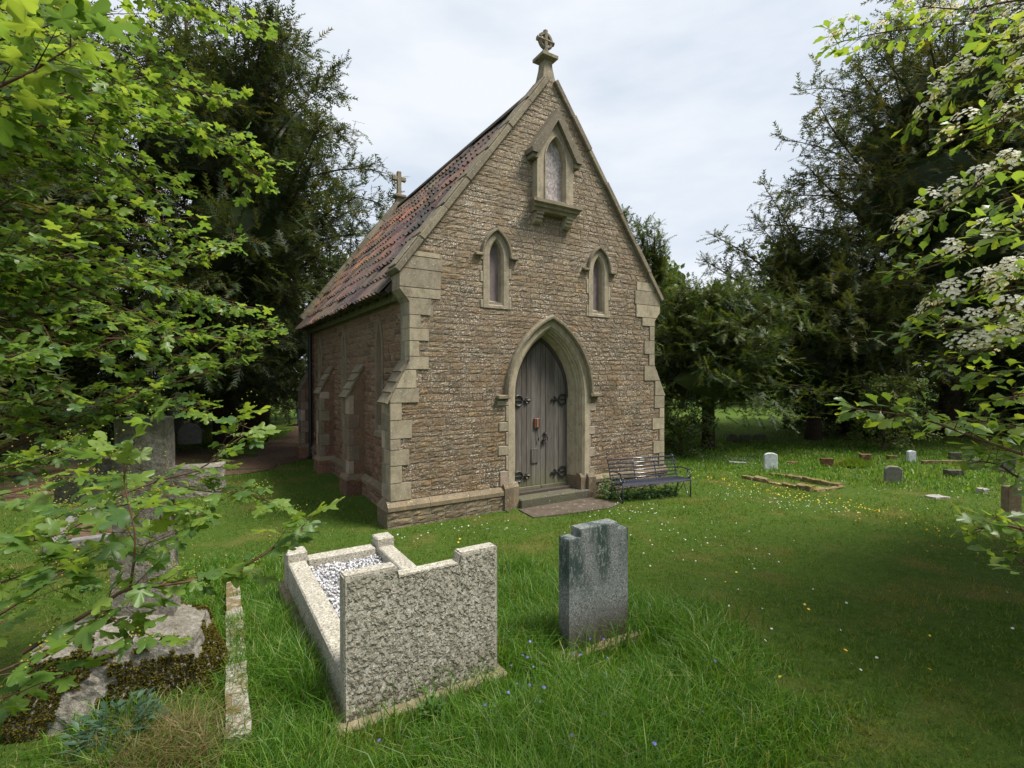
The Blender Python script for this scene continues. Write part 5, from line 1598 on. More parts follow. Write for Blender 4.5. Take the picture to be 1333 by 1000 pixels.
class Spray:
    def __init__(self, seed): self.T, self.D, self.S, self.U, self.F = [], [], [], [], []; self.rg = np.random.default_rng(seed); self.w = MB()
    def leaf(self, p, d, s, u): self.T.append(p); self.D.append(d); self.S.append(s); self.U.append(u)
    def twig(self, P, r, step, size, pair=True, flower=0.0, start=.1, petiole=.6, upn=(0, 0, 1.0), side=.9):
        rg = self.rg
        L = sum((P[i + 1] - P[i]).length for i in range(len(P) - 1))
        self.w.tube(P, [r * (1 - .7 * i / (len(P) - 1)) for i in range(len(P))], 4, False)
        n = max(2, int(L / step))
        for i in range(n):
            t = start + (1 - start) * (i + .5) / n
            x = t * (len(P) - 1); k = min(int(x), len(P) - 2)
            p = P[k].lerp(P[k + 1], x - k); d = (P[k + 1] - P[k]).normalized()
            sd = d.cross(Vector((0, 0, 1)))
            if sd.length < .1: sd = Vector((1, 0, 0))
            sd.normalize()
            for s in ((-1, 1) if pair else (1 if i % 2 else -1,)):
                if rg.random() < .12: continue
                ld = np.array(d) * rg.uniform(.2, .8) + np.array(sd) * s * side * rg.uniform(.6, 1.2) + rg.normal(size=3) * .25 + np.array([0, 0, rg.uniform(-.35, .2)])
                ld /= np.linalg.norm(ld)
                sz = size * rg.uniform(.6, 1.2)
                q = np.array(p) + ld * sz * petiole
                self.w.tube([p, q], [.0011, .0009], 3, False)
                self.leaf(q, ld + np.array([0, 0, -.15]), sz, np.array(upn) + rg.normal(size=3) * .35)
            if rg.random() < flower: self.F.append((np.array(p), np.array(d)))
        ld = np.array((P[-1] - P[-2]).normalized())
        self.leaf(np.array(P[-1]), ld, size, np.array(upn) + rg.normal(size=3) * .3)
        if rg.random() < flower * 1.5: self.F.append((np.array(P[-1]), ld))
    def emit(self, o, tmpl, mat, big_name, wood_mat, leafy_name):
        self.w.build('branches', wood_mat, o)
        T, D, S, U = map(np.array, (self.T, self.D, self.S, self.U))
        d = D / np.linalg.norm(D, axis=1)[:, None]
        b = np.cross(U, d); b /= np.linalg.norm(b, axis=1)[:, None] + 1e-9
        Mx = np.stack([d, b, np.cross(d, b)], 2) * S[:, None, None]
        dist = np.linalg.norm(T - np.array([0, 0, EYE]), axis=1)
        vis = (T[:, 1] > .3) & (np.abs(T[:, 0]) < T[:, 1] * 1.05) & (np.abs(T[:, 2] - EYE) < T[:, 1] * .8)
        order = np.argsort(-np.where(vis, S / dist, 0))
        mes = []
        for tm in tmpl:
            me = tri_mesh('leaf', *tm); me.materials.append(M[mat]); mes.append(me)
        base = Vector(o.location)
        for i in order[:300]:
            q = bpy.data.objects.new(big_name, mes[int(i) % len(mes)]); COL.objects.link(q); q.parent = o
            m4 = Matrix([list(Mx[i][r]) + [float(T[i][r] - base[r])] for r in range(3)] + [[0, 0, 0, 1]])
            q.matrix_local = m4
        rest = order[300:]
        if len(rest):
            VV, FF, RR, nb = [], [], [], 0
            for j, tm in enumerate(tmpl):
                sel = rest[rest % len(tmpl) == j]
                if not len(sel): continue
                a, b_, c_ = scatter(*tm, Mx[sel], T[sel] - np.array(base), self.rg.random(len(sel)))
                VV.append(a); FF.append(b_ + nb); RR.append(c_); nb += len(a)
            link(leafy_name, tri_mesh(leafy_name, np.concatenate(VV), np.concatenate(FF), np.concatenate(RR)), M[mat], o, 'stuff')
        print(o.name, 'leaves', len(T), 'flowers', len(self.F))
maple_base = G0(-3.6, 1.6)
maple = thing('maple_tree', 'field maple with fresh lobed leaves spreading over the rustic granite cross', 'tree', maple_base)
sp = Spray(31)
B0 = Vector(maple_base)
class Shift:
    pass
def to_rel(P): return [p - B0 for p in P]
ends = [(330, 195, 3.5), (345, 235, 3.6), (290, 130, 3.3), (215, 75, 3.0), (255, 8, 3.0), (322, 38, 3.3), (190, 100, 2.4), (235, 160, 3.0), (175, 255, 2.8), (130, 190, 2.4),
        (285, 330, 3.3), (245, 300, 3.0), (300, 405, 3.3), (325, 440, 3.3), (330, 462, 3.4), (270, 470, 3.0), (225, 430, 2.8), (180, 350, 2.7), (95, 330, 2.4), (60, 420, 2.4), (130, 460, 2.5), (200, 505, 2.8),
        (250, 515, 3.0), (80, 505, 2.4), (20, 470, 2.2), (40, 245, 2.3), (100, 235, 2.6), (25, 60, 2.1), (70, 160, 2.2), (140, 300, 2.7), (30, 340, 2.2), (150, 410, 2.6), (10, 150, 2.0), (140, 30, 2.5), (60, 10, 2.2), (180, 200, 2.9),
        (110, 400, 2.5), (260, 385, 3.1), (215, 255, 3.0), (170, 140, 2.7), (15, 555, 2.3), (70, 560, 2.5), (120, 545, 2.7)]
trunk_top = Vector((-3.7, 1.7, 4.2))
mw = sp.w
for i, (px, py, Y) in enumerate(ends):
    e = at(px, py, Y)
    hz = max(.9, min(4.4, e.z - .45 + 1.1 * math.sin(i * 1.7)))
    s0 = Vector((-3.6, 1.65, hz))
    mid = s0.lerp(e, .5) + Vector((.1 * math.sin(i), .15 * math.cos(i * 2), .18))
    P = to_rel(curve([s0, mid, e], 10))
    sp.w.tube(P, [.016 * (1 - .85 * k / 9) + .0012 for k in range(10)], 5, False)
    L = (e - s0).length
    nt = int(7 + 3.2 * L)
    for k in range(nt):
        t = .30 + .70 * (k + .5) / nt
        x = t * 9; kk_ = min(int(x), 8); p = P[kk_].lerp(P[kk_ + 1], x - kk_)
        d = (P[kk_ + 1] - P[kk_]).normalized(); sd = d.cross(Vector((0, 0, 1))); sd.normalize()
        s = 1 if k % 2 else -1
        q = d * random.uniform(.5, 1.0) + sd * s * random.uniform(.3, .9) + Vector((0, 0, random.uniform(-.6, .75)))
        q.normalize(); l = random.uniform(.14, .34)
        sp.twig([p, p + q * l * .5 + Vector((0, 0, .01)), p + q * l], .0032, .055, .068, flower=.10)
    sp.twig(P[6:], .003, .055, .068, flower=.15)
near = [
    ([(-60, 735, 1.45), (0, 716, 1.5), (73, 674, 1.6), (140, 640, 1.7)], .006, .072),
    ([(30, 850, 1.25), (125, 792, 1.3), (170, 765, 1.32), (215, 762, 1.35), (300, 745, 1.45), (350, 718, 1.5), (395, 688, 1.55)], .006, .068),
    ([(169, 768, 1.32), (176, 700, 1.33), (162, 630, 1.34), (163, 592, 1.35)], .004, .075),
    ([(120, 660, 1.65), (200, 628, 1.7), (262, 610, 1.75), (300, 575, 1.8), (318, 562, 1.8)], .004, .068),
    ([(200, 628, 1.7), (270, 640, 1.75), (320, 640, 1.8), (352, 655, 1.82)], .003, .066),
    ([(-80, 850, 1.2), (0, 800, 1.2), (60, 760, 1.25), (110, 720, 1.3)], .005, .072),
    ([(-60, 900, 1.15), (10, 870, 1.15), (60, 850, 1.2), (105, 830, 1.25)], .004, .070),
    ([(-60, 620, 1.9), (40, 600, 2.0), (90, 585, 2.1), (130, 590, 2.1)], .004, .062),
    ([(-80, 660, 1.7), (20, 640, 1.7), (80, 620, 1.75)], .004, .066),
    ([(90, 690, 1.5), (150, 660, 1.52), (210, 655, 1.55), (250, 668, 1.6)], .003, .066),
    ([(125, 792, 1.3), (160, 815, 1.3), (205, 830, 1.32)], .0025, .062),
    ([(0, 716, 1.5), (60, 700, 1.5), (110, 690, 1.5)], .003, .066),
    ([(-60, 140, 1.05), (0, 112, 1.1), (50, 88, 1.15), (100, 56, 1.2)], .005, .082),
    ([(-60, 60, 1.2), (10, 50, 1.2), (60, 35, 1.25)], .004, .075),
    ([(-60, 930, 1.2), (0, 910, 1.2), (30, 900, 1.2)], .004, .07),
    ([(-60, 780, 1.5), (20, 752, 1.5), (80, 735, 1.55), (150, 720, 1.55), (215, 700, 1.6)], .004, .066),
]
for P, r, size in near:
    P = to_rel(curve([at(*q) for q in P], 12))
    sp.w.tube(P, [r * (1 - .7 * k / 11) for k in range(12)], 6, False)
    L = sum((P[i + 1] - P[i]).length for i in range(11))
    nt = max(3, int(L / .05))
    for k in range(nt):
        x = (.12 + .88 * (k + .5) / nt) * 11; kk_ = min(int(x), 10); p = P[kk_].lerp(P[kk_ + 1], x - kk_)
        d = (P[kk_ + 1] - P[kk_]).normalized(); sd = d.cross(Vector((0, .4, 1))); sd.normalize()
        s = 1 if k % 2 else -1
        q = d * random.uniform(.4, .9) + sd * s * random.uniform(.3, .9) + Vector((0, 0, random.uniform(-.2, .35)))
        q.normalize(); l = random.uniform(.05, .13)
        sp.twig([p, p + q * l * .5, p + q * l], .0018, .055, size * random.uniform(.8, 1.15), flower=.35, petiole=.5)
# stored relative to the maple base: shift back to world, emit does the rest
sp.T = [t + np.array(B0) for t in sp.T]
sp.emit(maple, MLS, 'maple', 'leaf', M['twig'], 'foliage')
rg = np.random.default_rng(5)
if sp.F:
    ft, fd = [], []
    for p, d in sp.F:
        m = 10
        ft.append(p + d * rg.uniform(.01, .05, m)[:, None] + rg.normal(size=(m, 3)) * .016 + np.array([0, 0, .012])); 
    ft = np.concatenate(ft); n = len(ft)
    link('flower_tufts', tri_mesh('flower_tufts', *scatter(oc, of, rand_rot(n, rg) * rg.uniform(.002, .0042, n)[:, None, None], ft, rg.random(n))), M['catkin'], maple, 'stuff')
mb = MB()
mb.tube([(0, 0, -.2), (-.05, .05, 1.2), (-.12, .1, 2.6), (-.1, .1, 4.0)], [.16, .13, .10, .04], 9); mb.build('trunk', M['bark'], maple, None, True)

haw_base = G0(3.3, 1.3)
haw = thing('hawthorn_tree', 'flowering hawthorn with white blossom reaching in over the lawn', 'tree', haw_base)
B0 = Vector(haw_base)
sp = Spray(47)
hb = [  # path, flowers, leaf size
    ([(1420, 30, 2.0), (1333, 22, 2.0), (1230, 34, 2.0), (1150, 42, 2.0), (1088, 56, 2.0)], .75, .042, 1.0),
    ([(1420, 60, 1.9), (1333, 66, 1.9), (1270, 92, 1.9), (1230, 120, 1.9), (1195, 150, 1.9)], .8, .042, 1.0),
    ([(1420, 10, 1.8), (1333, 0, 1.8), (1260, 12, 1.8), (1200, 8, 1.8)], .9, .042, 1.0),
    ([(1430, 150, 1.7), (1333, 150, 1.7), (1290, 165, 1.7), (1240, 180, 1.75)], .45, .042, 1.0),
    ([(1430, 220, 1.7), (1333, 215, 1.7), (1270, 245, 1.7), (1205, 285, 1.75), (1188, 300, 1.75)], 1.0, .040, 1.0),
    ([(1430, 270, 1.6), (1333, 290, 1.6), (1270, 320, 1.65), (1220, 345, 1.7), (1185, 352, 1.7)], .55, .042, 1.0),
    ([(1430, 340, 1.6), (1333, 350, 1.6), (1280, 375, 1.65), (1230, 395, 1.7), (1208, 402, 1.7)], .9, .040, 1.0),
    ([(1430, 400, 1.6), (1333, 400, 1.6), (1275, 425, 1.65), (1215, 430, 1.7), (1184, 436, 1.7)], .6, .042, 1.0),
    ([(1430, 430, 1.6), (1333, 438, 1.6), (1290, 455, 1.65), (1225, 470, 1.7)], .9, .040, 1.0),
    ([(1430, 470, 1.6), (1333, 480, 1.6), (1300, 490, 1.6), (1272, 494, 1.6)], .3, .042, 1.0),
    ([(1430, 520, 1.5), (1333, 515, 1.5), (1318, 520, 1.5)], .3, .04, 1.0),
    ([(1430, 625, 1.35), (1333, 592, 1.4), (1270, 570, 1.42), (1210, 548, 1.45), (1160, 538, 1.45), (1115, 533, 1.5)], .0, .050, 1.0),
    ([(1430, 590, 1.5), (1333, 560, 1.5), (1290, 550, 1.5), (1260, 545, 1.5)], .0, .046, 1.0),
    ([(1430, 660, 1.5), (1333, 625, 1.5), (1300, 605, 1.5), (1270, 600, 1.5)], .0, .044, 1.0),
    ([(1430, 720, 1.3), (1333, 690, 1.3), (1300, 684, 1.32), (1268, 690, 1.35)], .0, .050, 1.0),
    ([(1430, 790, 1.4), (1333, 735, 1.4), (1315, 720, 1.4)], .0, .044, 1.0),
    ([(1430, 110, 1.5), (1350, 100, 1.5), (1310, 118, 1.5)], .7, .045, 1.0),
    ([(1430, 250, 1.4), (1350, 250, 1.4), (1300, 262, 1.4)], .6, .05, 1.0),
    ([(1430, 320, 1.3), (1350, 305, 1.3), (1290, 300, 1.35)], .3, .055, 1.0),
    ([(1430, 390, 1.4), (1350, 375, 1.4), (1310, 380, 1.4)], .7, .045, 1.0),
    ([(1430, 60, 1.5), (1370, 40, 1.5), (1320, 50, 1.5), (1290, 55, 1.55)], .8, .045, 1.0),
    ([(1430, 450, 1.4), (1370, 440, 1.4), (1320, 430, 1.4)], .5, .045, 1.0),
]
for P, fl, size, dens in hb:
    P = to_rel(curve([at(*q) for q in P], 12))
    src = Vector((0, 0, max(.8, P[0].z - .3)))
    sp.w.tube(curve([src, src.lerp(P[0], .6) + Vector((0, 0, .1)), P[0]], 6), [.02, .017, .014, .011, .008, .006], 5, False)
    sp.w.tube(P, [.0052 * (1 - .7 * k / 11) for k in range(12)], 5, False)
    L = sum((P[i + 1] - P[i]).length for i in range(11))
    nt = max(3, int(L / .022))
    for k in range(nt):
        x = (.05 + .95 * (k + .5) / nt) * 11; kk_ = min(int(x), 10); p = P[kk_].lerp(P[kk_ + 1], x - kk_)
        d = (P[kk_ + 1] - P[kk_]).normalized(); sd = d.cross(Vector((random.uniform(-.6, .6), .5, 1))); sd.normalize()
        q = d * random.uniform(.2, .8) + sd * (1 if k % 2 else -1) * random.uniform(.4, .9) + Vector((0, 0, random.uniform(-.2, .5)))
        q.normalize(); l = random.uniform(.03, .085)
        nf = len(sp.F)
        sp.twig([p, p + q * l * .5, p + q * l], .0015, .020, size * random.uniform(.8, 1.2), pair=False, flower=0, petiole=.25, upn=(.1, -.35, 1))
        if random.random() < fl * .55: sp.F.append((np.array(p + q * l * .7 + Vector((0, -.01, .028))), np.array((q + Vector((0, -.45, .9))).normalized())))
sp.T = [t + np.array(B0) for t in sp.T]
sp.emit(haw, HLS, 'hawthorn', 'leaf', M['twig'], 'foliage')
def blossom(seed):
    rg = np.random.default_rng(seed); V, T, b = [], [], 0
    for i in range(38):
        a = rg.uniform(0, 6.28); r = .027 * math.sqrt(rg.random())
        c = np.array([r * math.cos(a), r * math.sin(a), .014 - r * r * 30 + rg.uniform(-.006, .006)])
        n = np.array([r * math.cos(a) * 22, r * math.sin(a) * 22, 1]); Mx = frame_from(n[None], rg)[0]
        Z, X, Y = Mx[:, 0], Mx[:, 1], Mx[:, 2]; s = rg.uniform(.0032, .0046)
        for k in range(5):
            w = 2 * math.pi * k / 5
            dv = X * math.cos(w) + Y * math.sin(w); pv = -X * math.sin(w) + Y * math.cos(w)
            V += [c, c + dv * s * .7 + pv * s * .5 + Z * s * .25, c + dv * s * 1.1 + Z * s * .3, c + dv * s * .7 - pv * s * .5 + Z * s * .25]
            T += [(b, b + 1, b + 2), (b, b + 2, b + 3)]; b += 4
    return np.array(V), np.array(T)
bl_me = []
for k in range(4):
    me = tri_mesh('blossom_cluster', *blossom(70 + k)); me.materials.append(M['blossom']); bl_me.append(me)
for i, (p, d) in enumerate(sp.F[:300]):
    q = bpy.data.objects.new('blossom_cluster', bl_me[i % 4]); COL.objects.link(q); q.parent = haw
    q.location = p; q.rotation_euler = Vector(d).to_track_quat('Z', 'Y').to_euler(); s = random.uniform(1.0, 1.55); q.scale = (s, s, s)
mb = MB()
mb.tube([(0, 0, -.2), (.04, -.03, 1.2), (-.05, .03, 2.4), (.05, .05, 3.4)], [.14, .11, .08, .04], 8); mb.build('trunk', M['bark'], haw, None, True)

# ================================================================== GRASS, FLOWERS, WEEDS
rg = np.random.default_rng(77)
def vnoise(x, y, s, seed):
    r = np.random.default_rng(seed); g = r.random((64, 64))
    a, b = x * s, y * s; i, j = np.floor(a).astype(int), np.floor(b).astype(int); fa, fb = a - i, b - j
    fa, fb = fa * fa * (3 - 2 * fa), fb * fb * (3 - 2 * fb)
    G_ = lambda p, q: g[p % 64, q % 64]
    return (G_(i, j) * (1 - fa) + G_(i + 1, j) * fa) * (1 - fb) + (G_(i, j + 1) * (1 - fa) + G_(i + 1, j + 1) * fa) * fb
def seg_d(x, y, ax, ay, bx, by):
    dx, dy = bx - ax, by - ay; t = np.clip(((x - ax) * dx + (y - ay) * dy) / (dx * dx + dy * dy), 0, 1)
    return np.hypot(x - ax - t * dx, y - ay - t * dy)
c31, s31 = math.cos(GYAW), math.sin(GYAW)
def allowed(x, y):
    u, w = to_local(x, y)
    ok = ~((np.abs(u) < WP + .03) & (w > -.10) & (w < LEN + .1))
    ok &= ~((u > -.86) & (u < .93) & (w > -.80) & (w < 0))
    a, b = (x - P0.x) * c31 + (y - P0.y) * s31, -(x - P0.x) * s31 + (y - P0.y) * c31
    ok &= ~((a > -.05) & (a < GW + .05) & (b > -.05) & (b < KL + .22))
    a, b = (x - P1.x) * c31 + (y - P1.y) * s31, -(x - P1.x) * s31 + (y - P1.y) * c31
    ok &= ~((a > -.01) & (a < SW + .01) & (b > -.01) & (b < .12))
    cc, ss = math.cos(GYAW - .18), math.sin(GYAW - .18)
    a, b = (x - P2.x) * cc + (y - P2.y) * ss, -(x - P2.x) * ss + (y - P2.y) * cc
    ok &= ~((a > -.52) & (a < .42) & (b > -.40) & (b < .24))
    ok &= ~((np.hypot((x + 12.2) / 5.2, (y - 12.6) / 4.2) < .62 + .5 * vnoise(x, y, 1.4, 41)) & (rg.random(len(x)) > .12))
    for i in range(len(PATH) - 1):
        ok &= seg_d(x, y, *PATH[i], *PATH[i + 1]) > .75 + .25 * (vnoise(x, y, 3, 4) - .5)
    return ok
def tallness(x, y):
    """0 mown .. 1 long uncut grass"""
    t = np.zeros_like(x)
    a, b = (x - P0.x) * c31 + (y - P0.y) * s31, -(x - P0.x) * s31 + (y - P0.y) * c31
    d = np.maximum(np.maximum(-.55 - a, a - (GW + 1.55)), np.maximum(-1.2 - b, b - 2.15))       # strip of graves
    t = np.maximum(t, np.clip(1 - d / .35, 0, 1))
    a2, b2 = (x - P1.x) * c31 + (y - P1.y) * s31, -(x - P1.x) * s31 + (y - P1.y) * c31
    d = np.hypot((a2 - .45) / 1.0, (b2 - .3) / 1.3)
    t = np.maximum(t, np.clip((1.1 - d) / .3, 0, 1))
    d = seg_d(x, y, -1.2, 1.9, -3.2, 5.6)
    t = np.maximum(t, np.clip((.8 - d) / .4, 0, 1) * .8)
    # unmown churchyard on the right, beyond the kerbs
    e = (y - 10.9) + (x - 5.2) * .42
    t = np.maximum(t, np.clip(e / 1.0, 0, 1) * (x > 3.6) * .42)
    wob = 1.1 * (vnoise(x, y, 1.3, 21) - .5) + .6 * (vnoise(x, y, 4.1, 22) - .5)
    mown = np.clip((x + wob - 1.55) / .7, 0, 1) * np.clip((8.0 - y) / 1, 0, 1)
    near0 = (a > -.12) & (a < GW + .15) & (b > -.42) & (b < 0)
    near1 = (a2 > -.2) & (a2 < SW + .2) & (b2 > -.45) & (b2 < .05)
    t = np.where(near0 | near1, t * .34, t)
    return np.clip(t * (1 - mown) * (.7 + .6 * vnoise(x, y, 1.6, 9)), 0, 1.2)
def blades(x, y, h, w, bend, rnd, name, mat, two=True):
    n = len(x); z = ground_z(x, y) - .01
    a = rg.uniform(0, 2 * np.pi, n); ca, sa = np.cos(a), np.sin(a)
    la = rg.uniform(0, 2 * np.pi, n); lx, ly = np.cos(la) * bend * h, np.sin(la) * bend * h
    B = np.stack([x, y, z], 1); side = np.stack([ca * w, sa * w, np.zeros(n)], 1)
    if two:
        Mp = B + np.stack([lx * .3, ly * .3, h * .58], 1); Tp = B + np.stack([lx, ly, h * (1 - .28 * np.minimum(bend, 1.5))], 1)
        V = np.stack([B - side, B + side, Mp - side * .75, Mp + side * .75, Tp], 1).reshape(-1, 3)
        t0 = np.array([(0, 1, 3), (0, 3, 2), (2, 3, 4)])
    else:
        Tp = B + np.stack([lx, ly, h], 1)
        V = np.stack([B - side, B + side, Tp], 1).reshape(-1, 3); t0 = np.array([(0, 1, 2)])
    k = 5 if two else 3
    F = (t0[None] + (np.arange(n) * k)[:, None, None]).reshape(-1, 3)
    return link(name, tri_mesh(name, V, F, np.repeat(rnd, len(t0))), M[mat], None, 'stuff')
def polar(n, r0, r1, p, amax):
    u = rg.random(n); r = (r0 ** (1 - p) + u * (r1 ** (1 - p) - r0 ** (1 - p))) ** (1 / (1 - p)) if p != 1 else r0 * (r1 / r0) ** u
    a = rg.uniform(-amax, amax, n)
    return r * np.sin(a), r * np.cos(a), r
# short mown turf
x, y, r = polar(330000, 1.6, 26, .50, R(54))
k = allowed(x, y) & (y > .9); x, y, r = x[k], y[k], r[k]
tl_ = tallness(x, y); k = tl_ < rg.random(len(x)) * .9 + .25; x, y, r, tl_ = x[k], y[k], r[k], tl_[k]
shade_left = np.clip((-x - 2.5) / 2, 0, 1)
h = (rg.uniform(.016, .05, len(x)) * (.5 + .9 * vnoise(x, y, .9, 3)) * (.55 + .9 * vnoise(x, y, 5.5, 33))) * (1 + .02 * r)
k = rg.random(len(x)) > .40 * (vnoise(x, y, .7, 12) > .62); x, y, r, h = x[k], y[k], r[k], h[k]
blades(x, y, h, .0016 + .00062 * r, rg.uniform(.2, 1.0, len(x)), np.clip(rg.normal(.45, .2, len(x)), 0, .99), 'lawn_grass', 'grass', False)
# long grass round the graves and in the unmown yard
x, y, r = polar(540000, 1.5, 20, .75, R(52))
k = allowed(x, y) & (y > .9); x, y, r = x[k], y[k], r[k]
tl_ = tallness(x, y); k = tl_ > rg.random(len(x)) * .95 + .05; x, y, r, tl_ = x[k], y[k], r[k], tl_[k]
h = rg.uniform(.06, .19, len(x)) * (.45 + .75 * tl_) * (.6 + .8 * vnoise(x, y, 2.3, 6))
blades(x, y, h, .0014 + .00055 * r, rg.uniform(.15, 1.25, len(x)) ** 1.2, np.clip(rg.normal(.45, .22, len(x)), 0, 1), 'long_grass', 'long_grass')
n_long = len(x)
# taller seeding stems and tufts against the stones
cx_, cy_ = [], []
for (ax, ay, bx_, by_, n, sd) in ((P0.x - .05, P0.y - .12, P0.x + .9, P0.y + .42, 170, .09), (P1.x - .1, P1.y - .1, P1.x + .55, P1.y + .25, 140, .08), (P0.x - .12, P0.y, P0.x - 1.1, P0.y + 1.8, 900, .09), (P1.x + .55, P1.y + .3, P1.x + 1.2, P1.y + .7, 1100, .18), (.2, 4.2, .6, 4.8, 900, .25), (-.1, 2.2, .8, 2.9, 700, .3)):
    t = rg.random(n); cx_.append(ax + (bx_ - ax) * t + rg.normal(size=n) * sd); cy_.append(ay + (by_ - ay) * t + rg.normal(size=n) * sd)
x, y = np.concatenate(cx_), np.concatenate(cy_); k = allowed(x, y); x, y = x[k], y[k]
blades(x, y, rg.uniform(.12, .33, len(x)), rg.uniform(.002, .0042, len(x)), rg.uniform(.2, 1.2, len(x)), np.clip(rg.normal(.55, .2, len(x)), 0, 1), 'tall_grass', 'long_grass')
# dry tuft in front of the boulder and on the mound
x = rg.normal(-1.62, .13, 2600); y = rg.normal(2.28, .12, 2600)
blades(x, y, rg.uniform(.10, .26, len(x)), rg.uniform(.0015, .003, len(x)), rg.uniform(.3, 1.5, len(x)), rg.random(len(x)), 'dry_grass', 'dry_grass')
mp_ = gp(1112, 607)
ms = thing('grass_tussock', 'shaggy green grass mound beside the rusty stone stub', 'tussock', mp_)
n = 2600; a = rg.uniform(0, 6.28, n); q = np.sqrt(rg.random(n))
V = []
bx_, by_ = np.cos(a) * q * .42, np.sin(a) * q * .28; bz = .16 * (1 - q ** 2)
hh = rg.uniform(.08, .16, n); ln = np.stack([np.cos(a) * q * .10 + rg.normal(size=n) * .03, np.sin(a) * q * .10 + rg.normal(size=n) * .03, hh * (1 - .5 * q)], 1)
B = np.stack([bx_, by_, bz - .02], 1); sdv = rg.normal(size=(n, 3)) * np.array([1, 1, 0]); sdv = sdv / np.linalg.norm(sdv, axis=1)[:, None] * .006
V = np.stack([B - sdv, B + sdv, B + ln], 1).reshape(-1, 3)
link('blades', tri_mesh('blades', V, np.arange(3 * n).reshape(-1, 3), rg.random(n)), M['grass'], ms, 'stuff')
link('mound', rough_block(-.40, .40, -.26, .26, -.1, .14, (8,), .03, 77, (.6, .6), .5), M['ground'], ms)

# daisies, buttercups, bluebells, forget-me-nots
def flowers(name, mat, x, y, rad, stem, label_kind='stuff'):
    k = allowed(x, y); x, y = x[k], y[k]; n = len(x)
    a = np.linspace(0, 2 * np.pi, 8)[:-1]
    tv = np.concatenate([[(0, 0, .15)], np.stack([np.cos(a), np.sin(a), np.zeros(7)], 1)]); tt = np.array([(0, 1 + i, 1 + (i + 1) % 7) for i in range(7)])
    nrm = np.stack([rg.normal(size=n) * .35, rg.normal(size=n) * .35 - .2, np.ones(n)], 1)
    Mx = frame_from(nrm, rg)[:, :, [1, 2, 0]] * (rad * rg.uniform(.7, 1.25, n))[:, None, None]
    T = np.stack([x, y, ground_z(x, y) + stem * rg.uniform(.6, 1.4, n)], 1)
    link(name, tri_mesh(name, *scatter(tv, tt, Mx, T, rg.random(n))), M[mat], None, 'stuff')
def band(n, pts, sd):
    t = rg.random(n) * (len(pts) - 1); i = t.astype(int).clip(0, len(pts) - 2); f = t - i
    P = np.array([tuple(gp(*p))[:2] for p in pts]); q = P[i] * (1 - f)[:, None] + P[i + 1] * f[:, None]
    q = q + rg.normal(size=(n, 2)) * sd
    return q[:, 0], q[:, 1]
bx1, by1 = band(230, [(905, 622), (960, 636), (1010, 645), (1080, 660), (1160, 672)], .28)
bx2, by2 = band(60, [(560, 720), (900, 790), (1240, 860)], .9)
bx3, by3 = band(50, [(1090, 670), (1200, 690), (1320, 740)], .35)
flowers('buttercups', 'buttercup', np.concatenate([bx1, bx2[:20], bx3]), np.concatenate([by1, by2[:20], by3]), .011, .08)
d1 = band(110, [(930, 640), (1010, 652), (1090, 668)], .30); d2 = band(60, [(850, 690), (900, 700), (960, 715)], .5); d3 = band(28, [(860, 760), (1000, 800), (1330, 900)], .8)
d4 = band(50, [(500, 705), (600, 690), (690, 685)], .25); d5 = band(60, [(1180, 640), (1250, 650), (1330, 640)], .8); d6 = band(60, [(960, 600), (1100, 600), (1250, 610)], .9); d7 = band(40, [(780, 665), (850, 665)], .25)
D_ = (d1, d2, d3, d4, d5, d6, d7)
flowers('daisies', 'petal', np.concatenate([d[0] for d in D_]), np.concatenate([d[1] for d in D_]), .0095, .04)
f1 = band(90, [(930, 600), (965, 604), (985, 600)], .25); f2 = band(40, [(660, 900), (720, 940), (760, 860)], .35); f3 = band(30, [(870, 590), (900, 598)], .4)
flowers('bluebells', 'bluebell', np.concatenate([f1[0], f2[0], f3[0]]), np.concatenate([f1[1], f2[1], f3[1]]), .0085, .12)
f1 = band(60, [(250, 820), (268, 860), (280, 890)], .03); f2 = band(40, [(60, 705), (120, 705)], .25)
flowers('pink_flowers', 'pink', np.concatenate([f1[0], f2[0]]), np.concatenate([f1[1], f2[1]]), .010, .08)
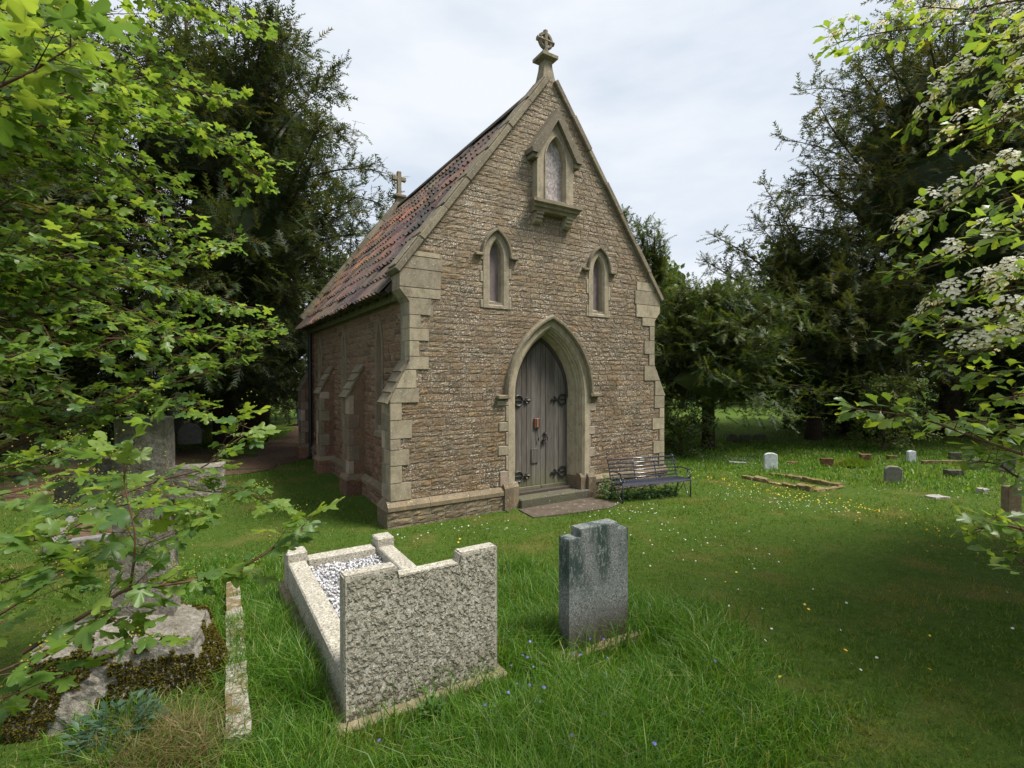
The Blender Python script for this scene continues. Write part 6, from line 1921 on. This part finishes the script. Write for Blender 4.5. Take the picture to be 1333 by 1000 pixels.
# fallen leaves / litter under the maple
# low broad-leaved weeds
def weed(name, label, pos, n, size, mat, hgt, group=None, tmpl=LEAFT, spread=.5):
    o = thing(name, label, 'plant', pos, 0, group)
    a = rg.uniform(0, 6.28, n); el = rg.uniform(.15, 1.2, n)
    D = np.stack([np.cos(a) * np.cos(el), np.sin(a) * np.cos(el), np.sin(el)], 1)
    T = D * np.array([spread, spread, 1.0]) * hgt * rg.uniform(.2, 1, n)[:, None]
    T[:, 2] = np.abs(T[:, 2])
    dd = D * np.array([1, 1, .25]) + rg.normal(size=(n, 3)) * .2
    Mx = frame_from(dd, rg, np.array([0, 0, 1.0])) * (size * rg.uniform(.6, 1.2, n))[:, None, None]
    link('leaves', tri_mesh('leaves', *scatter(*tmpl, Mx, T, rg.random(n))), M[mat], o, 'stuff')
    mb = MB()
    for i in range(min(n, 14)): mb.tube([(0, 0, -.02), tuple(T[i])], [.003, .0015], 3, False)
    mb.build('stems', M['weed'], o)
    return o
weed('thistle_plant', 'blue-green thistle growing before the mossy boulder', gp(158, 985), 420, .06, 'thistle', .27, spread=.8, tmpl=(LEAFT[0] * np.array([1, .55, 1]), LEAFT[1]))
for i, (px, py, lab) in enumerate(((690, 765, 'pale leaved weed between the two granite headstones'), (735, 905, 'leafy weed in front of the grey stepped headstone'), (690, 950, 'low weed clump beside bluebells in the long grass'), (560, 935, 'broad leaved plant before the rock-faced headstone'), (395, 775, 'lords-and-ladies plant against the grave kerb'), (120, 770, 'flowering weeds in the blue-grey kerbed grave'), (660, 990, 'dock leaves in the foreground long grass'))):
    weed('weed', lab, gp(px, py), 36, .055, 'weed', .13, 'weeds in the long grass')
# ivy under the bench
iv = thing('ivy', 'green ivy and leaves growing under the iron bench', 'plant', (BL.x, BL.y, 0), math.atan2(bx.y, bx.x))
n = 900
T = np.stack([rg.uniform(-.22, BLEN * .95, n), rg.normal(.33, .10, n), np.abs(rg.normal(.0, .10, n)) + .01], 1)
left = T[:, 0] < .22; T[left, 2] += np.abs(rg.normal(0, .14, left.sum())); T[left, 1] += .08
ML5 = (ML[0], ML[1])
D = rg.normal(size=(n, 3)) * np.array([1, 1, .4]) + np.array([0, -.6, -.1])
Mx = frame_from(D, rg, np.array([0, -.5, 1.0])) * (.055 * rg.uniform(.5, 1.3, n))[:, None, None]
link('leaves', tri_mesh('leaves', *scatter(*ML5, Mx, T, rg.random(n))), M['ivy'], iv, 'stuff')
mb = MB()
for i in range(24):
    mb.tube([(T[i][0], T[i][1], -.01), (T[i][0] + .03, T[i][1], T[i][2])], [.004, .002], 4, False)
mb.build('stems', M['twig'], iv)
